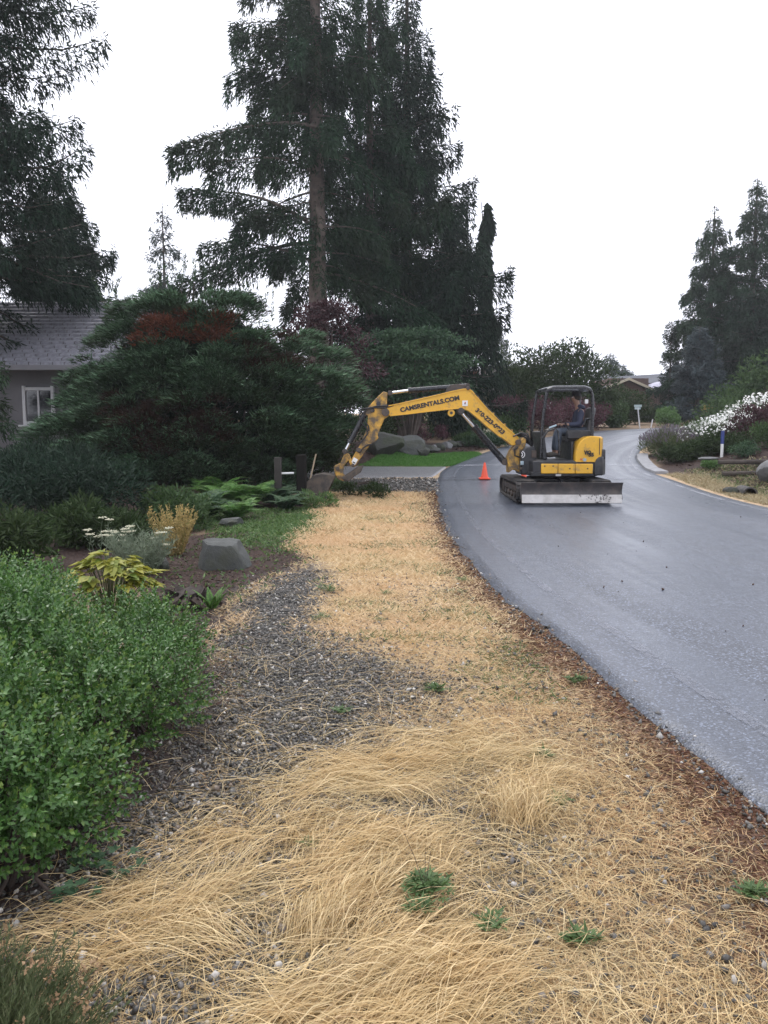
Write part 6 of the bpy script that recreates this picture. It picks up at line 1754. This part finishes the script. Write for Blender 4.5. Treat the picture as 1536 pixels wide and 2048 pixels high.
WD = [('biggest green weed, in the middle of the matted straw', 850, 1800, .088, 60, 2), ('smaller weed just below the biggest weed', 842, 1845, .065, 26, 1), ('weed tuft in the open gravel', 682, 1434, .07, 24, 1),
      ('green tuft where the gravel meets the pale turf', 655, 1187, .16, 46, 0), ('tuft beside the gravel edge, right of another tuft', 772, 1191, .11, 30, 0), ('grassy tuft on the left rim of the turf island', 640, 1242, .12, 34, 0),
      ('leafy weed at the asphalt edge halfway down', 1150, 1366, .09, 34, 1), ('weed below the upright straw tussock', 1112, 1615, .08, 28, 1), ('weed above the upright straw tussock', 1085, 1522, .08, 28, 1),
      ('weed in the thin turf near the right border', 1508, 1795, .08, 34, 1), ('blue green weed low in the foreground turf', 1160, 1895, .075, 34, 1), ('weed beside the road edge near the excavator end of the turf', 925, 1168, .12, 30, 0),
      ('small weed in the straw left of the biggest weed', 615, 1715, .06, 18, 0), ('weed in the far turf, left of the moss', 760, 1245, .10, 24, 0), ('weed in the straw near the lower edge', 985, 1885, .07, 24, 1), ('pale weed in the turf right of the gravel', 870, 1388, .10, 26, 1)]
for i, (lb, px, py, rad, nl, lob) in enumerate(WD):
    t, q = weed(lb, px, py, rad, nl, 500 + i, .30, 'weed', lob, .15 if lob else .07)
    if i == 0:
        g = G()
        for k, (dx, h) in enumerate(((.0, .16), (.02, .14), (-.07, .2))): g.tube([(q[0], q[1], q[2]), (q[0] + dx * .5, q[1], q[2] + h * .6), (q[0] + dx, q[1] + .01, q[2] + h)], [.0016, .0012, .0008], 4)
        g.build('seed_stalks', MAT['twig'], t)
for i, (px, py, lb) in enumerate(((165, 1825, 'weed with cut leaves under the boxwood, lower one'), (245, 1760, 'weed with cut leaves at the foot of the boxwood'), (185, 1750, 'small weed in the shade of the boxwood'))):
    p = gp(px, py); r = rng(530 + i); x, y = p; z0 = float(HG(x, y)); t = thing('weed', lb, 'weed', (x, y, z0), 'cut leaved weeds under the boxwood')
    P, D, N, L, W = [], [], [], [], []
    for k in range(9):
        a = r.uniform(0, 2 * PI); q = r.uniform(.02, .07); c = np.array([x + q * math.cos(a), y + q * math.sin(a), z0 + r.uniform(.03, .10)])
        for f in np.linspace(-1.4, 1.4, 5):
            P.append(c); D.append([math.cos(a + f), math.sin(a + f), .1]); N.append(np.array([0, 0, 1.0]) + r.normal(size=3) * .2); L.append(.045 * (1 - .2 * abs(f))); W.append(.016)
    mesh_np('leaves', *leaf_tris(np.array(P), np.array(D), np.array(N), np.array(L), np.array(W), .12, .5), MAT['green_cool'], t)

# upright straw tussock and a leaning one at the left
def tussock(label, px, py, n, L, az, sp_, seed, rise, mat='straw'):
    p = gp(px, py); r = rng(seed); z0 = float(HG(*p))
    t = thing('grass_tussock', label, 'grass tussock', (p[0], p[1], z0))
    root = np.array(p) + r.normal(0, .045, (n, 2)) * [1.2, 1]
    a = az + r.normal(0, sp_, n)
    V, F = strands(r, root, a, L * r.uniform(.5, 1.1, n) * .65, rise * r.uniform(.6, 1.2, n), r.uniform(.0014, .0028, n), 6, .35)
    mesh_np('blades', V, F, MAT[mat], t)
tussock('upright fan of pale straw in the turf at the middle', 1045, 1650, 420, .46, R(70), .95, 541, .12)
tussock('long sheaf of straw sweeping left towards the heather bush', 470, 1905, 110, .60, R(160), .4, 542, .06)
tussock('combed sheaf of straw falling towards the camera at the lower middle', 620, 1890, 170, .45, R(62), .30, 543, .10)
tussock('thick sheaf of straw flowing to the lower left corner of the matted grass', 900, 1960, 180, .5, R(205), .25, 544, .10)

# fallen twigs, pine cone and leaf in the verge
r = rng(550)
for i, (px, py, ln, a) in enumerate(((1205, 1690, .05, .3), (330, 1770, .16, .5), (860, 1810, .12, 2.1))):
    p = gp(px, py); z0 = float(HG(*p)) + .012
    g = G(); dx, dy = math.cos(a) * ln / 2, math.sin(a) * ln / 2
    g.tube([(p[0] - dx, p[1] - dy, z0), (p[0], p[1], z0 + .006), (p[0] + dx, p[1] + dy, z0 + .002)], [.008, .011, .004] if i == 0 else [.003, .0025, .0015], 6)
    props(g.build('pine_cone' if i == 0 else 'twig', MAT['twig'], None, (p[0], p[1], z0)), ('brown cone lying in the turf near the road', 'dark twig on the gravel beside the boxwood', 'dark twig beside the biggest weed')[i], ('cone', 'twig', 'twig')[i])

# low debris and brush in front of the bucket
for i, (px, py, rx, h, mt, lb) in enumerate(((700, 985, .5, .28, 'green_dark', 'low dull weeds on the bark in front of the bucket'), (752, 990, .35, .3, 'green_dark', 'dark tuft of weeds at the left rim of the far turf'),
                                             (660, 975, .35, .35, 'cover', 'scraggly yellow green weeds beside the bucket'), (640, 1010, .5, .3, 'cover', 'grassy green weeds below the bucket'))):
    p = gp(px, py + 6); shrub('weed', lb, 'weed', p[0], p[1], rx, rx * .7, h, MAT[mt], 900, .08, .022, k=12, seed=560 + i, up=.9)
r = rng(570)
for i in range(3):
    p0, p1 = gp(670 + 15 * i, 985 - 6 * i), gp(760 + 6 * i, 968 + 3 * i)
    g = G(); g.tube([(p0[0], p0[1], float(HG(*p0)) + .05), ((p0[0] + p1[0]) / 2, (p0[1] + p1[1]) / 2, float(HG(*p0)) + .13), (p1[0], p1[1], float(HG(*p1)) + .05)], [.022, .02, .01], 6)
    props(g.build('fallen_branch', MAT['twig'], None, (p0[0], p0[1], float(HG(*p0)))), ('fallen branch lying lowest on the dug bark by the bucket', 'fallen branch in the middle of the dug bark', 'fallen branch highest on the dug bark, nearest the driveway')[i], 'branch')

# ------------------------------------------------------------------ flower bank right of the road
def daisies(label, x, y, rx, ry, h, n, nfl, seed, size=.035):
    t = shrub('daisy_clump', label, 'flower', x, y, rx, ry, h, MAT['green'], n, .10, .02, k=26, seed=seed, up=1.1)
    r = rng(seed + 1); z0 = float(H(x, y))
    a = r.uniform(0, 2 * PI, nfl); q = np.sqrt(r.random(nfl))
    P = np.stack([x + rx * q * np.cos(a), y + ry * q * np.sin(a), 0 * a], 1)
    P[:, 2] = H(P[:, 0], P[:, 1]) + h * (1.06 - .45 * q ** 2) * r.uniform(.82, 1.08, nfl)
    o = mesh_np('flowers', *disc_tris(P, r.normal(size=(nfl, 3)) * .5 + [-.1, -.5, .7], size * r.uniform(.7, 1.3, nfl)), MAT['petal'], t); o['kind'] = 'stuff'
def onbank(px, py, Y):
    p = at(px, py, Y); return p[0], Y
x, y = onbank(1335, 880, 27.5)
t = shrub('lavender', 'lavender clump with purple spikes at the bend of the road', 'flower', 9.6, 27.2, .85, .8, .75, MAT['heath'], 9000, .14, .014, k=30, seed=601, up=1.4)
r = rng(602); n = 900; a = r.uniform(0, 2 * PI, n); q = np.sqrt(r.random(n))
P = np.stack([9.6 + .95 * q * np.cos(a), 27.2 + .9 * q * np.sin(a), 0 * a], 1); P[:, 2] = H(P[:, 0], P[:, 1]) + .95 * (1 - .45 * q * q) * r.uniform(.8, 1.05, n)
D = np.stack([q * np.cos(a) * .7, q * np.sin(a) * .7, 1 + 0 * a], 1)
mesh_np('flower_spikes', *leaf_tris(P, D, r.normal(size=(n, 3)), .13, .028), MAT['lavender'], t)
daisies('white daisies in the middle of the bank beside the lavender', 10.8, 27.3, 1.1, .8, .95, 5200, 420, 611)
daisies('white daisies sloping up the bank right of centre', 11.8, 28.3, 1.2, .9, .95, 5600, 480, 613)
daisies('highest mass of white daisies behind the burgundy barberry', 13.5, 29.6, 1.5, .9, 1.25, 6500, 520, 615, .04)
shrub('juniper', 'low dark spreading juniper in front of the daisies, left one', 'shrub', 9.3, 25.0, .95, .6, .55, MAT['green_dark'], 7000, .11, .022, seed=621, up=.3, flat=.4)
shrub('juniper', 'low dark spreading juniper in front of the daisies, right one', 'shrub', 10.5, 25.2, 1.05, .6, .58, MAT['green_dark'], 7500, .11, .022, seed=622, up=.3, flat=.4)
shrub('barberry', 'burgundy barberry on the bank in front of the tall daisies', 'shrub', 12.0, 26.0, .95, .6, 1.2, MAT['barberry_dark'], 6500, .085, .03, seed=623, up=.9)
shrub('barberry', 'small rusty barberry tucked between the daisies', 'shrub', 11.4, 27.0, .4, .35, .75, MAT['barberry_dark'], 1800, .08, .03, seed=624, up=.9)
shrub('boxwood', 'small round green bush right of the marker post', 'shrub', 10.9, 24.6, .50, .45, .68, MAT['green_dark'], 5000, .05, .024, seed=625)
shrub('bush', 'leafy green plant at the right border of the bank', 'shrub', 11.7, 24.0, .8, .5, .75, MAT['green'], 3600, .10, .03, seed=626, up=.8)
shrub('rose_bush', 'pale flowered low plant below the marker post', 'shrub', 10.5, 23.4, .45, .35, .42, MAT['green_cool'], 1600, .07, .03, seed=627)
shrub('sedum', 'bright yellow green cushion plant at the end of the timber edging', 'shrub', 9.35, 22.9, .38, .3, .22, MAT['green_bright'], 1500, .05, .03, seed=628)
shrub('bush', 'broad bright green shrub behind the tall daisies', 'shrub', 17.2, 38.0, 2.2, 1.5, 2.3, MAT['green'], 14000, .14, .06, seed=631, k=45)
shrub('laurel_tree', 'leafy green tree at the right border behind the shrubs', 'tree', 18.7, 38.0, 2.2, 1.6, 4.0, MAT['green'], 16000, .17, .075, seed=632, k=50)
shrub('barberry', 'dark red shrub above the daisies at the right border', 'shrub', 14.8, 30.8, .7, .6, 1.5, MAT['barberry_dark'], 2600, .09, .03, seed=633, up=.8)

# timber edging, flat stones, marker post, culvert
z = float(H(12.2, 22.2))
G_ = MAT['old_timber'] = M('old_timber', (.05, .04, .033), .9, var=.4, scale=5, bmp=.8, bscale=20)
for i, (x0, x1, y0, dz, lb) in enumerate(((9.35, 11.6, 22.4, .06, 'upper weathered timber edging the right bank'), (9.3, 10.3, 22.0, .02, 'lower short weathered timber beside the bark'))):
    zz = float(H((x0 + x1) / 2, y0))
    props(G().cyl((x0, y0, zz + dz), (x1, y0 - .2, zz + dz + .03), .065, .07, n=12).build('edging_log', G_, None, (x0, y0, zz), bevel=.01), lb, 'timber')
mpx, mpy = 10.28, 24.4; mz = float(H(mpx, mpy))
mp = thing('marker_post', 'white marker post with a blue upper half on the flower bank', 'post', (mpx, mpy, mz))
G().cyl((mpx, mpy, mz - .1), (mpx, mpy, mz + .40), .045, n=14).build('lower_post', M('post_white', (.74, .74, .72), .5, var=.05), mp)
G().cyl((mpx, mpy, mz + .401), (mpx, mpy, mz + .80), .052, n=14).build('upper_sleeve', M('post_blue', (.03, .05, .20), .45, var=.1), mp, bevel=.01)
props(rock('flat_stone', 'flat pale slab lying at the foot of the marker post', mpx - .35, mpy - .15, .42, .22, .07, 640, MAT['rock_pale']), None, 'stone')
cx_, cy_ = gp(1500, 990); cy_ += .1; cz_ = float(H(cx_, cy_))
cv = thing('culvert_pipe', 'black mouth of a culvert pipe in the grassy ditch at the right', 'pipe', (cx_, cy_, cz_))
G().poly([[Vector((cx_ + rr_ * math.cos(a) + .15 * yy_, cy_ - .12 + yy_, cz_ - .01 + rr_ * math.sin(a))) for a in np.linspace(0, 2 * PI, 21)[:-1]] for rr_, yy_ in ((.15, .5), (.15, 0), (.185, 0), (.185, .7))], cap=False).build('pipe', MAT['rubber'], cv)
G().lathe((cx_ + .07, cy_ + .36, cz_ - .01), [(.001, 0), (.155, 0), (.155, .02), (.001, .02)], 20, (0, 1, 0)).build('dark_back', MAT['rubber'], cv)  # dark disc added inside the pipe to stand for its unlit depth
g = rock('stone', 'stone above the culvert mouth', cx_ - .30, cy_ + .25, .18, .14, .10, 642, MAT['rock_dark'])

# street sign and delineator at the top of the road
sx_, sy_ = 14.45, 45.6; sz_ = float(H(sx_, sy_))
sg = thing('street_sign', 'leaning white post with two crossed street name signs at the top of the road', 'sign', (sx_, sy_, sz_))
G().tube([(sx_ + .06, sy_, sz_ - .1), (sx_ - .10, sy_, sz_ + 1.18)], .035, 8).build('post', MAT['trim_white'], sg)
MAT['sign_green'] = M('sign_plate', (.36, .44, .44), .4, var=.05)
G().box((sx_ - .10, sy_ - .02, sz_ + 1.26), (.44, .02, .13)).build('name_plate', MAT['sign_green'], sg, bevel=.004)
G().box((sx_ - .12, sy_ - .03, sz_ + 1.12), (.42, .02, .12), Matrix.Rotation(R(25), 3, 'Z')).build('name_plate', MAT['sign_green'], sg, bevel=.004)
dx_, dy_ = 15.35, 46.3; dzz = float(H(dx_, dy_))
props(G().tube([(dx_, dy_, dzz - .05), (dx_ + .10, dy_, dzz + .5)], .035, 8).build('road_delineator', MAT['trim_white'], None, (dx_, dy_, dzz)), 'short leaning white delineator post right of the street sign', 'post')

# ------------------------------------------------------------------ damp air
hz = G(); hz.box((5, 160, 15.6), (330, 350, 37.2))
mh = bpy.data.materials.new('haze'); mh.use_nodes = True
hn, hl = mh.node_tree.nodes, mh.node_tree.links
hn.remove(hn['Principled BSDF'])
pv = hn.new('ShaderNodeVolumePrincipled'); pv.inputs['Color'].default_value = (.93, .95, 1, 1); pv.inputs['Density'].default_value = .0006
pv.inputs['Anisotropy'].default_value = .3
hl.new(pv.outputs[0], hn['Material Output'].inputs['Volume'])
props(hz.build('haze', mh, smooth=False), kind='stuff')
